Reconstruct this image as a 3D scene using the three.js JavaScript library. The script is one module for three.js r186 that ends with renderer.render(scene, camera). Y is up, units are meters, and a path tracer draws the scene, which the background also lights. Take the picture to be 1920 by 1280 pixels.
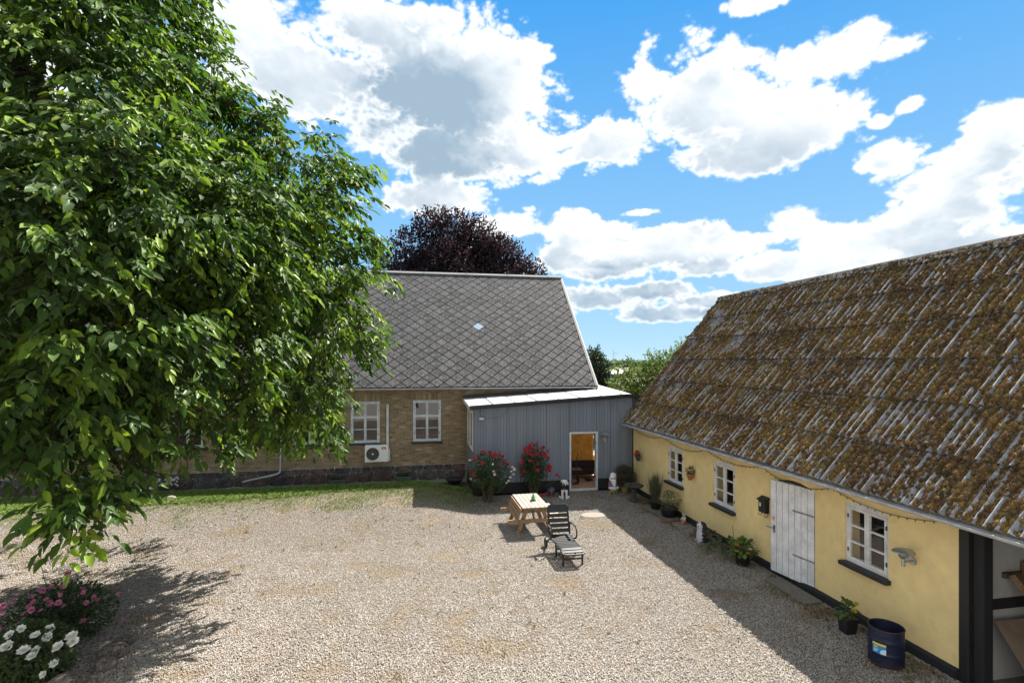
import * as THREE from 'three';
import { mergeGeometries } from 'three/addons/utils/BufferGeometryUtils.js';
import { RoundedBoxGeometry } from 'three/addons/geometries/RoundedBoxGeometry.js';

// ---------- camera, sky, sun, exposure ----------
const scene = new THREE.Scene();
const camera = new THREE.PerspectiveCamera(65.65, 1.5, 0.1, 3000);
camera.position.set(0, 4.6, 0);
camera.rotation.y = THREE.MathUtils.degToRad(-10.74);
camera.setViewOffset(1920, 1280, 0, -36, 1920, 1280);
const renderer = new THREE.WebGLRenderer();
renderer.toneMapping = THREE.LinearToneMapping;
renderer.toneMappingExposure = 3.6;
renderer.shadowMap.enabled = true;
const SUN = new THREE.Vector3(0.68, 1, -0.64).normalize();
const sun = new THREE.DirectionalLight(new THREE.Color(1, 0.95, 0.86), 5.0);
sun.name = 'sun';
sun.position.copy(SUN).multiplyScalar(60).add(new THREE.Vector3(0, 0, -12));
sun.target.position.set(0, 0, -12);
sun.castShadow = true;
sun.shadow.mapSize.set(4096, 4096);
Object.assign(sun.shadow.camera, { left: -28, right: 28, top: 28, bottom: -28, near: 1, far: 160 });
scene.add(sun, sun.target);
const SKY = 0.3;                                   // strength of the sky against the exposure

// ---------- random and noise ----------
function rng(seed) {
  let a = seed >>> 0;
  return () => { a = (a + 0x6D2B79F5) | 0; let t = Math.imul(a ^ (a >>> 15), 1 | a); t = (t + Math.imul(t ^ (t >>> 7), 61 | t)) ^ t; return ((t ^ (t >>> 14)) >>> 0) / 4294967296; };
}
const PERM = new Uint8Array(512), GR = new Float32Array(256 * 3);
{ const r = rng(11), p = [...Array(256).keys()]; for (let i = 255; i > 0; i--) { const j = Math.floor(r() * (i + 1)); [p[i], p[j]] = [p[j], p[i]]; }
  for (let i = 0; i < 512; i++) PERM[i] = p[i & 255];
  for (let i = 0; i < 256; i++) { const z = r() * 2 - 1, t = r() * 6.2832, s = Math.sqrt(1 - z * z); GR.set([s * Math.cos(t), s * Math.sin(t), z], i * 3); } }
const fade = (t) => t * t * t * (t * (t * 6 - 15) + 10);
const lerp = (a, b, t) => a + (b - a) * t;
const clamp = (x, a = 0, b = 1) => x < a ? a : x > b ? b : x;
const sst = (a, b, x) => { const t = clamp((x - a) / (b - a)); return t * t * (3 - 2 * t); };
function gn(x, y, z) {                             // gradient noise, about -0.7 to 0.7
  const X = Math.floor(x), Y = Math.floor(y), Z = Math.floor(z), fx = x - X, fy = y - Y, fz = z - Z;
  const u = fade(fx), v = fade(fy), w = fade(fz), i = X & 255, j = Y & 255, k = Z & 255;
  const d = (a, b, c) => { const g = PERM[PERM[PERM[(i + a) & 255] + ((j + b) & 255)] + ((k + c) & 255)] * 3; return GR[g] * (fx - a) + GR[g + 1] * (fy - b) + GR[g + 2] * (fz - c); };
  return lerp(lerp(lerp(d(0, 0, 0), d(1, 0, 0), u), lerp(d(0, 1, 0), d(1, 1, 0), u), v), lerp(lerp(d(0, 0, 1), d(1, 0, 1), u), lerp(d(0, 1, 1), d(1, 1, 1), u), v), w);
}
const fbm = (x, y, z, n = 4) => { let s = 0, a = 1; for (let i = 0; i < n; i++) { s += a * gn(x, y, z); x *= 2.03; y *= 2.03; z *= 2.03; a *= 0.5; } return s; };
function vn(x, y, per, seed) {                     // value noise that repeats every «per» cells
  const X = Math.floor(x), Y = Math.floor(y), fx = x - X, fy = y - Y, u = fx * fx * (3 - 2 * fx), v = fy * fy * (3 - 2 * fy);
  const h = (a, b) => { a = ((a % per) + per) % per; b = ((b % per) + per) % per; return PERM[(PERM[(PERM[a & 255] + b) & 255] + (a >> 8) * 7 + seed) & 511 & 255] / 255; };
  return lerp(lerp(h(X, Y), h(X + 1, Y), u), lerp(h(X, Y + 1), h(X + 1, Y + 1), u), v);
}
const vf = (u, v, per, n, seed) => { let s = 0, a = 0.5, t = 0; for (let i = 0; i < n; i++) { s += a * vn(u * per, v * per, per, seed + i * 17); t += a; a *= 0.55; per *= 2; } return s / t; };

// ---------- the sky: air and cumulus clouds ----------
{
  const W = 4096, H = 2048, data = new Float32Array(W * H * 4);
  // [azimuth right of -z, elevation, half width, half height (degrees), thickness]
  const blobs = [[1.6,26.7,12.7,6.8,.95],[-11.2,26.2,7.4,5.2,.35],[-3.9,31,7,3.7,.5],[9,28.8,4.9,4.9,.3],[12.5,21.3,5.2,3.5,.5],[5,21.2,11.3,3.7,.9],[20.5,22,6.2,2.9,.35],[29.7,24.9,7.2,5.4,.35],[39.3,21.5,6.2,3.9,.2],[41.9,26,4.7,2.4,.05],[34.7,19.6,7.7,2.8,.55],[24.9,26.8,2.7,2,.1],[45.9,17.2,3.3,2.2,.4],[53.3,17.6,2.7,2.7,.6],[50.3,12.5,5.9,3.6,.5],[17.4,13.3,3.4,2.7,.3],[2.7,16.7,7.3,2.4,.45],[9.6,14.2,4.6,1.9,.3],[26,11.3,10.1,2.4,.5],[38.9,12.6,2.9,1.7,.3],[41.9,8.6,5.1,1.9,.3],[35.6,31.5,3.3,1,.1],[-16.5,28.9,5.5,4.3,.2],[19.9,6.6,5.2,1.6,.9],[27.6,4.7,6.3,1.0,.9],[15.9,10.6,3.4,2.2,.6],[21,9.6,5,1.7,1],[31,9.3,4,1.3,.9],[25,7.2,6,1.1,1],[13,5.2,5,1.0,.6],[33,6.0,6,1.0,.9],[46,7.6,5,2,.5],[52,9,5,2.4,.5],[52,15.5,4,1.8,.6],[48,10.4,4,2,.5],[44,10.2,3,1.3,.4],[12.6,30,1.2,.7,.1],[24.5,15.2,2.4,.5,.1],[47.8,21,1.2,.8,.1],[45.6,20.2,1.4,.8,.1],[21,13.2,5,1.8,.6],[27,12.6,6,1.8,.7],[33,11.2,4,1.6,.5],[37,8.8,4,1.6,.6],[41.5,11.3,3,1.4,.4]];
  const r = rng(5);                                // the same kind of clouds all round the rest of the sky
  for (let k = 0; k < 210; k++) {
    const az = r() * 360 - 180, el = 4 + 72 * Math.pow(r(), 1.5);
    if (az > -28 && az < 66 && el < 46) continue;
    const s = 1.6 + el * 0.2, q = 0.5 + r();
    blobs.push([az, el, Math.min(60, s * q * 1.7 / Math.cos(el * Math.PI / 180)), s * q * 0.8, r() * 0.7]);
  }
  const D2 = Math.PI / 180;
  const SA = Math.atan2(SUN.x, -SUN.z) / D2, SE = Math.asin(SUN.y) / D2, steps = [1.2, 3.2, 6.5];
  const field = (az, el, list) => {
    let F = -1.2, T = 0, wsum = 1e-4;
    for (const b of list) {
      const Y = (el - b[1]) / b[3]; if (Y > 2.1 || Y < -2.1) continue;
      let da = az - b[0]; if (da > 180) da -= 360; else if (da < -180) da += 360;
      const X = da / b[2], yy = Y < 0 ? Y * 1.25 : Y, q = 1 - Math.sqrt(X * X + yy * yy);
      if (q > -1.0) { const w = Math.exp(5 * q); F = F < -1.1 ? q : Math.max(F, q) + 0.1 * Math.exp(-6 * Math.abs(F - q)); T += w * b[4]; wsum += w; }
    }
    return [F, T / wsum];
  };
  const dens = (F, dx, se, dz, oct) => {
    if (F < -0.9) return 0;
    const sc = 8.5, px = dx * sc, py = se * sc * 1.5, pz = dz * sc;
    let puff = 0, a = 0.52, f = 2.1;
    for (let o = 0; o < oct; o++) { puff += a * (Math.abs(gn(px * f + 7, py * f, pz * f)) * 2 - 0.42); f *= 2.1; a *= 0.62; }
    return F * 1.05 + 0.1 + 0.5 * gn(px, py, pz) + 0.82 * puff;
  };
  for (let y = H / 2 - 40; y < H; y++) {
    const el = ((y + 0.5) / H - 0.5) * 180, ce = Math.cos(el * D2), se = Math.sin(el * D2);
    const near = blobs.filter((b) => Math.abs(el - b[1]) < b[3] * 2.0 + 1);
    for (let x = 0; x < W; x++) {
      const th = ((x + 0.5) / W - 0.5) * 2 * Math.PI, dx = Math.cos(th) * ce, dz = Math.sin(th) * ce;
      const az = Math.atan2(dx, -dz) / D2;
      const e = clamp(el / 40);
      let R = lerp(0.6, 0.032, Math.pow(e, 0.48)), G = lerp(0.82, 0.33, Math.pow(e, 0.6)), B = lerp(0.96, 0.84, e);
      const [F, T] = field(az, el, near);
      if (F > -0.9) {
        const den = dens(F, dx, se, dz, 6);
        const al = sst(-0.03, 0.27, den);
        if (al > 0) {
          let dep = 0;                             // how much cloud lies towards the sun
          for (const st of steps) { let da = SA - az; if (da > 180) da -= 360; if (da < -180) da += 360; const de = SE - el, n = Math.hypot(da, de) || 1, q = Math.min(st, n), A = az + da / n * q / Math.max(0.5, ce), E = el + de / n * q, c2 = Math.cos(E * D2); const [f2] = field(A, E, blobs); dep += Math.max(0, dens(f2, Math.sin(A * D2) * c2, Math.sin(E * D2), -Math.cos(A * D2) * c2, 3)); }
          const g = clamp((1 - Math.exp(-0.75 * dep)) * (0.5 + 0.85 * T) * sst(0.05, 0.55, den));
          const c = [lerp(1.2, 0.36, g), lerp(1.21, 0.49, g), lerp(1.22, 0.61, g)];
          const k = al * lerp(0.7, 1, clamp(el / 7));
          R = lerp(R, c[0], k); G = lerp(G, c[1], k); B = lerp(B, c[2], k);
        }
      }
      const i = (y * W + x) * 4;
      data[i] = R * SKY; data[i + 1] = G * SKY; data[i + 2] = B * SKY; data[i + 3] = 1;
    }
  }
  for (let y = 0; y < H / 2 - 40; y++) for (let x = 0; x < W; x++) { const i = (y * W + x) * 4; data[i] = 0.16 * SKY; data[i + 1] = 0.16 * SKY; data[i + 2] = 0.13 * SKY; data[i + 3] = 1; }
  const sky = new THREE.DataTexture(data, W, H, THREE.RGBAFormat, THREE.FloatType);
  sky.mapping = THREE.EquirectangularReflectionMapping; sky.magFilter = THREE.LinearFilter; sky.minFilter = THREE.LinearFilter; sky.needsUpdate = true;
  scene.background = sky; scene.environment = sky;
}

// ---------- textures and materials ----------
function tex(n, fn, rep = 1, srgb = true) {
  const d = new Uint8Array(n * n * 4);
  for (let y = 0; y < n; y++) for (let x = 0; x < n; x++) { const c = fn(x / n, y / n), i = (y * n + x) * 4; if (typeof c === 'number') d[i] = d[i + 1] = d[i + 2] = clamp(c, 0, 255); else { d[i] = clamp(c[0], 0, 255); d[i + 1] = clamp(c[1], 0, 255); d[i + 2] = clamp(c[2], 0, 255); } d[i + 3] = 255; }
  const t = new THREE.DataTexture(d, n, n); t.wrapS = t.wrapT = THREE.RepeatWrapping; t.magFilter = THREE.LinearFilter; t.minFilter = THREE.LinearMipmapLinearFilter; t.repeat.set(rep, rep);
  if (srgb) t.colorSpace = THREE.SRGBColorSpace; t.needsUpdate = true; return t;
}
const mixc = (a, b, t) => [lerp(a[0], b[0], t), lerp(a[1], b[1], t), lerp(a[2], b[2], t)];
const M = (color, rough = 0.8, o = {}) => { const { physical, ...p } = o; const m = physical ? new THREE.MeshPhysicalMaterial({ roughness: rough, ...p }) : new THREE.MeshStandardMaterial({ roughness: rough, ...p }); if (Array.isArray(color)) m.color.setRGB(...color); else m.color.set(color); return m; };
const white = tex(256, (u, v) => { const n = vf(u, v, 8, 5, 3), s = vf(u, v, 64, 2, 9); return 225 + 30 * (n - 0.5) * 2 + 16 * (s - 0.5); });
const fineBump = tex(256, (u, v) => 255 * vf(u, v, 16, 4, 31), 1, false);
const grainBump = tex(256, (u, v) => 255 * vf(u, v, 64, 2, 77), 1, false);
const plasterMap = tex(1024, (u, v) => { const n = vf(u, v, 4, 6, 5), s = vf(u, v, 24, 3, 21), p = vf(u, v, 3, 4, 40); const k = 1 + 0.13 * (n - 0.5) + 0.09 * (s - 0.5); const st = sst(0.55, 0.62, p * 0.6 + s * 0.4); return [240 * k - st * 9, 240 * k - st * 11, 240 * k - st * 16]; }, 0.25);
const plasterBump = tex(1024, (u, v) => 255 * (0.6 * vf(u, v, 12, 4, 8) + 0.4 * vf(u, v, 128, 2, 9)), 0.25, false);
const woodMap = tex(512, (u, v) => { const w = vf(u, v, 4, 3, 2), g = vn(u * 96 + w * 6, v * 4, 96, 4), h = vn(u * 24, v * 3, 24, 6); const k = 0.78 + 0.22 * g + 0.12 * (h - 0.5); return [232 * k, 232 * k, 230 * k]; });
const fibreMap = tex(1024, (u, v) => { const n = vf(u, v, 6, 6, 51), s = vf(u, v, 80, 3, 52), l = vf(u, v, 20, 4, 53); let c = mixc([150, 150, 152], [196, 197, 200], n); c = mixc(c, [222, 223, 222], sst(0.56, 0.7, l) * 0.7); c = mixc(c, [92, 88, 84], sst(0.6, 0.76, s * 0.6 + vf(u, v, 10, 4, 58) * 0.4) * 0.8); return c; });
const slateMap = tex(1024, (u, v) => { const n = vf(u, v, 4, 6, 61), s = vf(u, v, 90, 2, 62), l = vf(u, v, 22, 4, 63), k = 0.75 + 0.45 * n + 0.35 * (s - 0.5); let c = [162 * k, 161 * k, 163 * k]; c = mixc(c, [232, 232, 224], sst(0.56, 0.68, l) * 0.6); c = mixc(c, [62, 60, 60], sst(0.58, 0.7, vf(u, v, 26, 3, 66)) * 0.65); return c; });
const speckMap = tex(1024, (u, v) => { const a = vn(u * 340, v * 340, 340, 7), b = vn(u * 170, v * 170, 170, 70), n = vf(u, v, 6, 4, 71); const t = 0.55 * a + 0.45 * b; let c = t < 0.3 ? [120, 114, 110] : t < 0.55 ? [190, 184, 176] : [238, 234, 228]; return mixc(c, [214, 206, 196], 0.25 + 0.3 * n); }, 0.45);
const speckBump = tex(1024, (u, v) => 255 * (0.55 * vn(u * 340, v * 340, 340, 7) + 0.45 * vn(u * 170, v * 170, 170, 70)), 0.32, false);
const barkMap = tex(512, (u, v) => { const n = vn(u * 24, v * 6, 24, 14) * 0.6 + 0.4 * vf(u, v, 12, 4, 15); return [150 + 70 * (n - 0.5), 142 + 70 * (n - 0.5), 132 + 66 * (n - 0.5)]; }, 1);
const feltMap = tex(512, (u, v) => { const n = vf(u, v, 4, 5, 91), s = vf(u, v, 64, 2, 92), d = sst(0.58, 0.72, vf(u, v, 8, 5, 93)); const k = 0.93 + 0.12 * (n - 0.5) + 0.1 * (s - 0.5); return mixc([240 * k, 240 * k, 242 * k], [150, 158, 170], d * 0.5); }, 0.5);

const MAT = {
  yellow: M([0.88, 0.675, 0.32], 0.9, { map: plasterMap, bumpMap: plasterBump, bumpScale: 0.009 }),
  tar: M([0.012, 0.012, 0.014], 0.75, { bumpMap: fineBump, bumpScale: 0.006 }),
  tarGloss: M([0.014, 0.013, 0.014], 0.55, { bumpMap: fineBump, bumpScale: 0.003 }),
  whitePaint: M([0.86, 0.85, 0.83], 0.55, { map: white }),
  coolPaint: M([0.74, 0.79, 0.85], 0.5, { map: white }),
  doorPaint: M([0.88, 0.88, 0.9], 0.6, { map: white }),
  glass: M([1, 1, 1], 0.02, { physical: true, transmission: 1, thickness: 0, ior: 1.6 }),
  brickMortar: M([0.36, 0.3, 0.22], 0.95, { bumpMap: fineBump, bumpScale: 0.004 }),
  brick: M([1, 1, 1], 0.92, { vertexColors: true, map: white, bumpMap: fineBump, bumpScale: 0.004 }),
  stoneMortar: M([0.4, 0.38, 0.35], 0.95, { bumpMap: fineBump, bumpScale: 0.01 }),
  dim: M([0.3, 0.28, 0.25], 0.95),
  greyBoard: M([0.135, 0.15, 0.18], 0.6, { map: woodMap }),
  felt: M([0.42, 0.42, 0.43], 0.92, { physical: true, transmission: 0.55, thickness: 0, map: feltMap, bumpMap: fineBump, bumpScale: 0.004 }),
  blackTrim: M([0.018, 0.02, 0.026], 0.5, { map: white }),
  zinc: M([0.5, 0.52, 0.55], 0.35, { metalness: 0.6, map: white }),
  galv: M([0.5, 0.53, 0.57], 0.35, { metalness: 0.75, map: white }),
  plasticBlack: M([0.007, 0.008, 0.01], 0.42, { bumpMap: grainBump, bumpScale: 0.0006 }),
  potBlack: M([0.015, 0.015, 0.017], 0.45),
  terracotta: M([0.42, 0.15, 0.07], 0.85, { map: white }),
  bark: M([0.16, 0.12, 0.09], 0.95, { map: barkMap, bumpMap: barkMap, bumpScale: 0.02 }),
  concrete: M([0.24, 0.23, 0.215], 0.95, { map: speckMap, bumpMap: fineBump, bumpScale: 0.006 }),
  wood: M([0.4, 0.25, 0.135], 0.8, { map: woodMap }),
  woodPale: M([0.37, 0.315, 0.26], 0.8, { map: woodMap }),
  woodDark: M([0.2, 0.115, 0.06], 0.85, { map: woodMap }),
  gravelBase: M([1, 1, 1], 0.97, { vertexColors: true, map: speckMap, bumpMap: speckBump, bumpScale: 0.012 }),
  vcol: M([1, 1, 1], 0.75, { vertexColors: true }),
  vcolMatte: M([1, 1, 1], 0.95, { vertexColors: true }),
  vcolGloss: M([1, 1, 1], 0.4, { vertexColors: true }),
  leaf: M([1, 1, 1], 0.9, { physical: true, vertexColors: true, transmission: 0.45, thickness: 0, specularIntensity: 0.35, clearcoat: 0.12, clearcoatRoughness: 0.28, side: THREE.DoubleSide }),
  petal: M([1, 1, 1], 0.95, { physical: true, vertexColors: true, transmission: 0.3, thickness: 0, side: THREE.DoubleSide }),
  soil: M([0.05, 0.035, 0.025], 1),
};

// ---------- building helpers ----------
const used = new Map();
function numbered(name) { const n = used.get(name) || 0; used.set(name, n + 1); return n ? `${name}_${String(n).padStart(3, '0')}` : name; }
function tag(o, label, category, group, kind) { o.userData.label = label; if (category) o.userData.category = category; if (group) o.userData.group = group; if (kind) o.userData.kind = kind; return o; }
function thing(name, label, category, pos = [0, 0, 0], turn = 0, group) { const o = new THREE.Group(); o.name = numbered(name); o.position.set(...pos); o.rotation.y = turn; scene.add(o); return tag(o, label, category, group); }
function structure(name, geo, m, label) { const o = new THREE.Mesh(geo, m); o.name = numbered(name); scene.add(o); o.userData.kind = 'structure'; o.userData.label = label; return o; }
function part(name, geo, m, parent, kind) { const o = new THREE.Mesh(Array.isArray(geo) ? merge(geo) : geo, m); o.name = name; parent.add(o); if (kind) o.userData.kind = kind; return o; }
function sub(name, parent, pos, turn = 0) { const g = new THREE.Group(); g.name = name; if (pos) g.position.set(...pos); g.rotation.y = turn; parent.add(g); return g; }
function merge(list) {
  const col = list.some((g) => g.attributes.color);
  return mergeGeometries(list.map((g) => { g = g.index ? g.toNonIndexed() : g; for (const k of Object.keys(g.attributes)) if (!['position', 'normal', 'uv', 'color'].includes(k)) g.deleteAttribute(k); if (!g.attributes.uv) cubeUV(g); if (col && !g.attributes.color) paint(g, [1, 1, 1]); return g; }));
}
function cubeUV(g, s = 1, ox = 0, oy = 0) {
  if (!g.attributes.normal) g.computeVertexNormals();
  const p = g.attributes.position, n = g.attributes.normal, uv = new Float32Array(p.count * 2);
  for (let i = 0; i < p.count; i++) { const a = Math.abs(n.getX(i)), b = Math.abs(n.getY(i)), c = Math.abs(n.getZ(i)); let u, v; if (a >= b && a >= c) { u = p.getZ(i); v = p.getY(i); } else if (b >= c) { u = p.getX(i); v = p.getZ(i); } else { u = p.getX(i); v = p.getY(i); } uv[2 * i] = u * s + ox; uv[2 * i + 1] = v * s + oy; }
  g.setAttribute('uv', new THREE.BufferAttribute(uv, 2)); return g;
}
function paint(g, c) { const n = g.attributes.position.count, a = new Float32Array(n * 3); for (let i = 0; i < n; i++) { const q = typeof c === 'function' ? c(g.attributes.position.getX(i), g.attributes.position.getY(i), g.attributes.position.getZ(i), i) : c; a[3 * i] = q[0]; a[3 * i + 1] = q[1]; a[3 * i + 2] = q[2]; } g.setAttribute('color', new THREE.BufferAttribute(a, 3)); return g; }
function box(w, h, d, x = 0, y = 0, z = 0) { return cubeUV(new THREE.BoxGeometry(w, h, d).translate(x, y, z)); }
function bx(x0, x1, y0, y1, z0, z1) { return box(x1 - x0, y1 - y0, z1 - z0, (x0 + x1) / 2, (y0 + y1) / 2, (z0 + z1) / 2); }
function rbox(w, h, d, x = 0, y = 0, z = 0, r = 0.01, s = 2) { return cubeUV(new RoundedBoxGeometry(w, h, d, s, r).translate(x, y, z)); }
function tube(pts, r, seg = 12, rad = 6, closed = false) { return new THREE.TubeGeometry(new THREE.CatmullRomCurve3(pts.map((p) => new THREE.Vector3(...p)), closed), seg, r, rad, closed); }
function limb(pts, r0, r1, seg = 10, rad = 8) {    // a tapered branch
  const c = new THREE.CatmullRomCurve3(pts.map((p) => new THREE.Vector3(...p))), fr = c.computeFrenetFrames(seg), pos = [], uv = [], idx = [];
  for (let i = 0; i <= seg; i++) { const p = c.getPointAt(i / seg), r = lerp(r0, r1, i / seg), N = fr.normals[i], B = fr.binormals[i]; for (let k = 0; k <= rad; k++) { const a = k / rad * Math.PI * 2, q = r * (1 + 0.12 * Math.sin(3 * a + i)); pos.push(p.x + q * (Math.cos(a) * N.x + Math.sin(a) * B.x), p.y + q * (Math.cos(a) * N.y + Math.sin(a) * B.y), p.z + q * (Math.cos(a) * N.z + Math.sin(a) * B.z)); uv.push(k / rad, i * 0.3); } }
  for (let i = 0; i < seg; i++) for (let k = 0; k < rad; k++) { const a = i * (rad + 1) + k, b = a + rad + 1; idx.push(a, a + 1, b, b, a + 1, b + 1); }
  return geom(pos, idx, uv);
}
function geom(pos, idx, uv, col) { const g = new THREE.BufferGeometry(); g.setAttribute('position', new THREE.Float32BufferAttribute(pos, 3)); if (idx) g.setIndex(idx); if (uv) g.setAttribute('uv', new THREE.Float32BufferAttribute(uv, 2)); if (col) g.setAttribute('color', new THREE.Float32BufferAttribute(col, 3)); g.computeVertexNormals(); return g; }
function bar(a, b, w, h) {                         // a squared timber from a to b
  const A = new THREE.Vector3(...a), B = new THREE.Vector3(...b), L = A.distanceTo(B), g = new RoundedBoxGeometry(w, h, L, 1, Math.min(w, h) * 0.08); cubeUV(g);
  return g.applyMatrix4(new THREE.Matrix4().lookAt(B, A, new THREE.Vector3(0, 1, 0)).setPosition(A.clone().add(B).multiplyScalar(0.5)));
}
function lathe(pts, seg = 24) { return new THREE.LatheGeometry(pts.map((p) => new THREE.Vector2(...p)), seg); }
function shapeOf(pts) { return new THREE.Shape(pts.map((p) => new THREE.Vector2(...p))); }
function extrude(shape, depth, o = {}) { return cubeUV(new THREE.ExtrudeGeometry(shape, { depth, bevelEnabled: false, curveSegments: 6, ...o })); }
function archPts(x0, x1, y0, y1, rise) { const p = [[x0, y0], [x1, y0]]; if (!rise) p.push([x1, y1], [x0, y1]); else for (let i = 0; i <= 8; i++) { const t = i / 8; p.push([lerp(x1, x0, t), y1 - rise + rise * (1 - (2 * t - 1) ** 2)]); } return p; }
const instDummy = new THREE.Object3D();
function inst(name, geo, m, items, parent, label, category, group) {  // items: [x, y, z, sx, sy, sz, rx, ry, rz, r, g, b]
  const o = new THREE.InstancedMesh(geo, m, items.length), c = new THREE.Color(); o.name = parent === scene ? numbered(name) : name;
  items.forEach((q, i) => { instDummy.position.set(q[0], q[1], q[2]); instDummy.scale.set(q[3], q[4], q[5]); instDummy.rotation.set(q[6], q[7], q[8]); instDummy.updateMatrix(); o.setMatrixAt(i, instDummy.matrix); c.setRGB(q[9], q[10], q[11]); o.setColorAt(i, c); });
  o.userData.kind = 'stuff'; if (label) o.userData.label = label; if (category) o.userData.category = category; parent.add(o); return o;
}
// leaves joined into one geometry: each leaf {p, d (along), n (facing), l, w, c}
function leafGeo(list, bend = 0.18, fold = 0.25) {
  const pos = [], col = [], idx = [], uv = [];
  for (const L of list) {
    const d = L.d.clone().normalize(), s = new THREE.Vector3().crossVectors(d, L.n).normalize(), n = new THREE.Vector3().crossVectors(s, d), b = pos.length / 3;
    const P = (t, w, k) => { const x = L.p.x + d.x * t * L.l + s.x * w * L.w + n.x * k, y = L.p.y + d.y * t * L.l + s.y * w * L.w + n.y * k, z = L.p.z + d.z * t * L.l + s.z * w * L.w + n.z * k; pos.push(x, y, z); uv.push(w + 0.5, t); col.push(...L.c); };
    const f = L.w * fold, q = -L.l * bend;
    P(0, 0, 0); P(0.3, -0.45, f + q * 0.1); P(0.3, 0, q * 0.1); P(0.3, 0.45, f + q * 0.1); P(0.68, -0.43, f + q * 0.5); P(0.68, 0, q * 0.5); P(0.68, 0.43, f + q * 0.5); P(1, 0, q);
    for (const t of [0, 1, 2, 0, 2, 3, 1, 4, 5, 1, 5, 2, 2, 5, 6, 2, 6, 3, 4, 7, 5, 5, 7, 6]) idx.push(b + t);
  }
  return geom(pos, idx, uv, col);
}
const V = (x, y, z) => new THREE.Vector3(x, y, z);
function rdir(r) { const z = r() * 2 - 1, t = r() * 6.2832, s = Math.sqrt(1 - z * z); return V(s * Math.cos(t), z, s * Math.sin(t)); }
const vary = (c, r, k = 0.25) => { const f = 1 + (r() - 0.5) * 2 * k; return [c[0] * f * (1 + (r() - 0.5) * k), c[1] * f, c[2] * f * (1 + (r() - 0.5) * k)]; };
// a smooth solid from capsules [ax,ay,az, bx,by,bz, ra, rb], meshed on a grid (surface nets)
function blob(caps, cell, k = 0.03, color) {
  let lo = [1e9, 1e9, 1e9], hi = [-1e9, -1e9, -1e9];
  for (const c of caps) for (let i = 0; i < 3; i++) { const r = Math.max(c[6], c[7]) + 2 * cell; lo[i] = Math.min(lo[i], c[i] - r, c[3 + i] - r); hi[i] = Math.max(hi[i], c[i] + r, c[3 + i] + r); }
  const n = lo.map((l, i) => Math.ceil((hi[i] - l) / cell) + 1), F = new Float32Array(n[0] * n[1] * n[2]);
  const sd = (x, y, z) => { let d = 1e3; for (const c of caps) { const ux = c[3] - c[0], uy = c[4] - c[1], uz = c[5] - c[2], px = x - c[0], py = y - c[1], pz = z - c[2], L = ux * ux + uy * uy + uz * uz, t = L > 0 ? clamp((px * ux + py * uy + pz * uz) / L) : 0; const e = Math.hypot(px - ux * t, py - uy * t, pz - uz * t) - lerp(c[6], c[7], t); const h = clamp(0.5 + 0.5 * (d - e) / k); d = lerp(d, e, h) - k * h * (1 - h); } return d; };
  const id = (x, y, z) => x + n[0] * (y + n[1] * z);
  for (let z = 0; z < n[2]; z++) for (let y = 0; y < n[1]; y++) for (let x = 0; x < n[0]; x++) F[id(x, y, z)] = sd(lo[0] + x * cell, lo[1] + y * cell, lo[2] + z * cell);
  const vid = new Map(), pos = [], idx = [];
  for (let z = 0; z < n[2] - 1; z++) for (let y = 0; y < n[1] - 1; y++) for (let x = 0; x < n[0] - 1; x++) {
    let cx = 0, cy = 0, cz = 0, m = 0;
    const e = (a, b) => { const fa = F[id(x + a[0], y + a[1], z + a[2])], fb = F[id(x + b[0], y + b[1], z + b[2])]; if ((fa < 0) !== (fb < 0)) { const t = fa / (fa - fb); cx += lerp(a[0], b[0], t); cy += lerp(a[1], b[1], t); cz += lerp(a[2], b[2], t); m++; } };
    for (const [i, j] of [[0, 0], [0, 1], [1, 0], [1, 1]]) { e([0, i, j], [1, i, j]); e([i, 0, j], [i, 1, j]); e([i, j, 0], [i, j, 1]); }
    if (m) { vid.set(id(x, y, z), pos.length / 3); pos.push(lo[0] + (x + cx / m) * cell, lo[1] + (y + cy / m) * cell, lo[2] + (z + cz / m) * cell); }
  }
  const S = [1, n[0], n[0] * n[1]];
  for (let z = 1; z < n[2] - 1; z++) for (let y = 1; y < n[1] - 1; y++) for (let x = 1; x < n[0] - 1; x++) for (let a = 0; a < 3; a++) {
    const i = id(x, y, z), f0 = F[i], f1 = F[i + S[a]]; if ((f0 < 0) === (f1 < 0)) continue;
    const b = S[(a + 1) % 3], c = S[(a + 2) % 3], q = [vid.get(i), vid.get(i - b), vid.get(i - b - c), vid.get(i - c)]; if (q.includes(undefined)) continue;
    if (f0 < 0) idx.push(q[0], q[1], q[2], q[0], q[2], q[3]); else idx.push(q[0], q[2], q[1], q[0], q[3], q[2]);
  }
  const g = geom(pos, idx); cubeUV(g); return color ? paint(g, color) : g;
}

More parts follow.
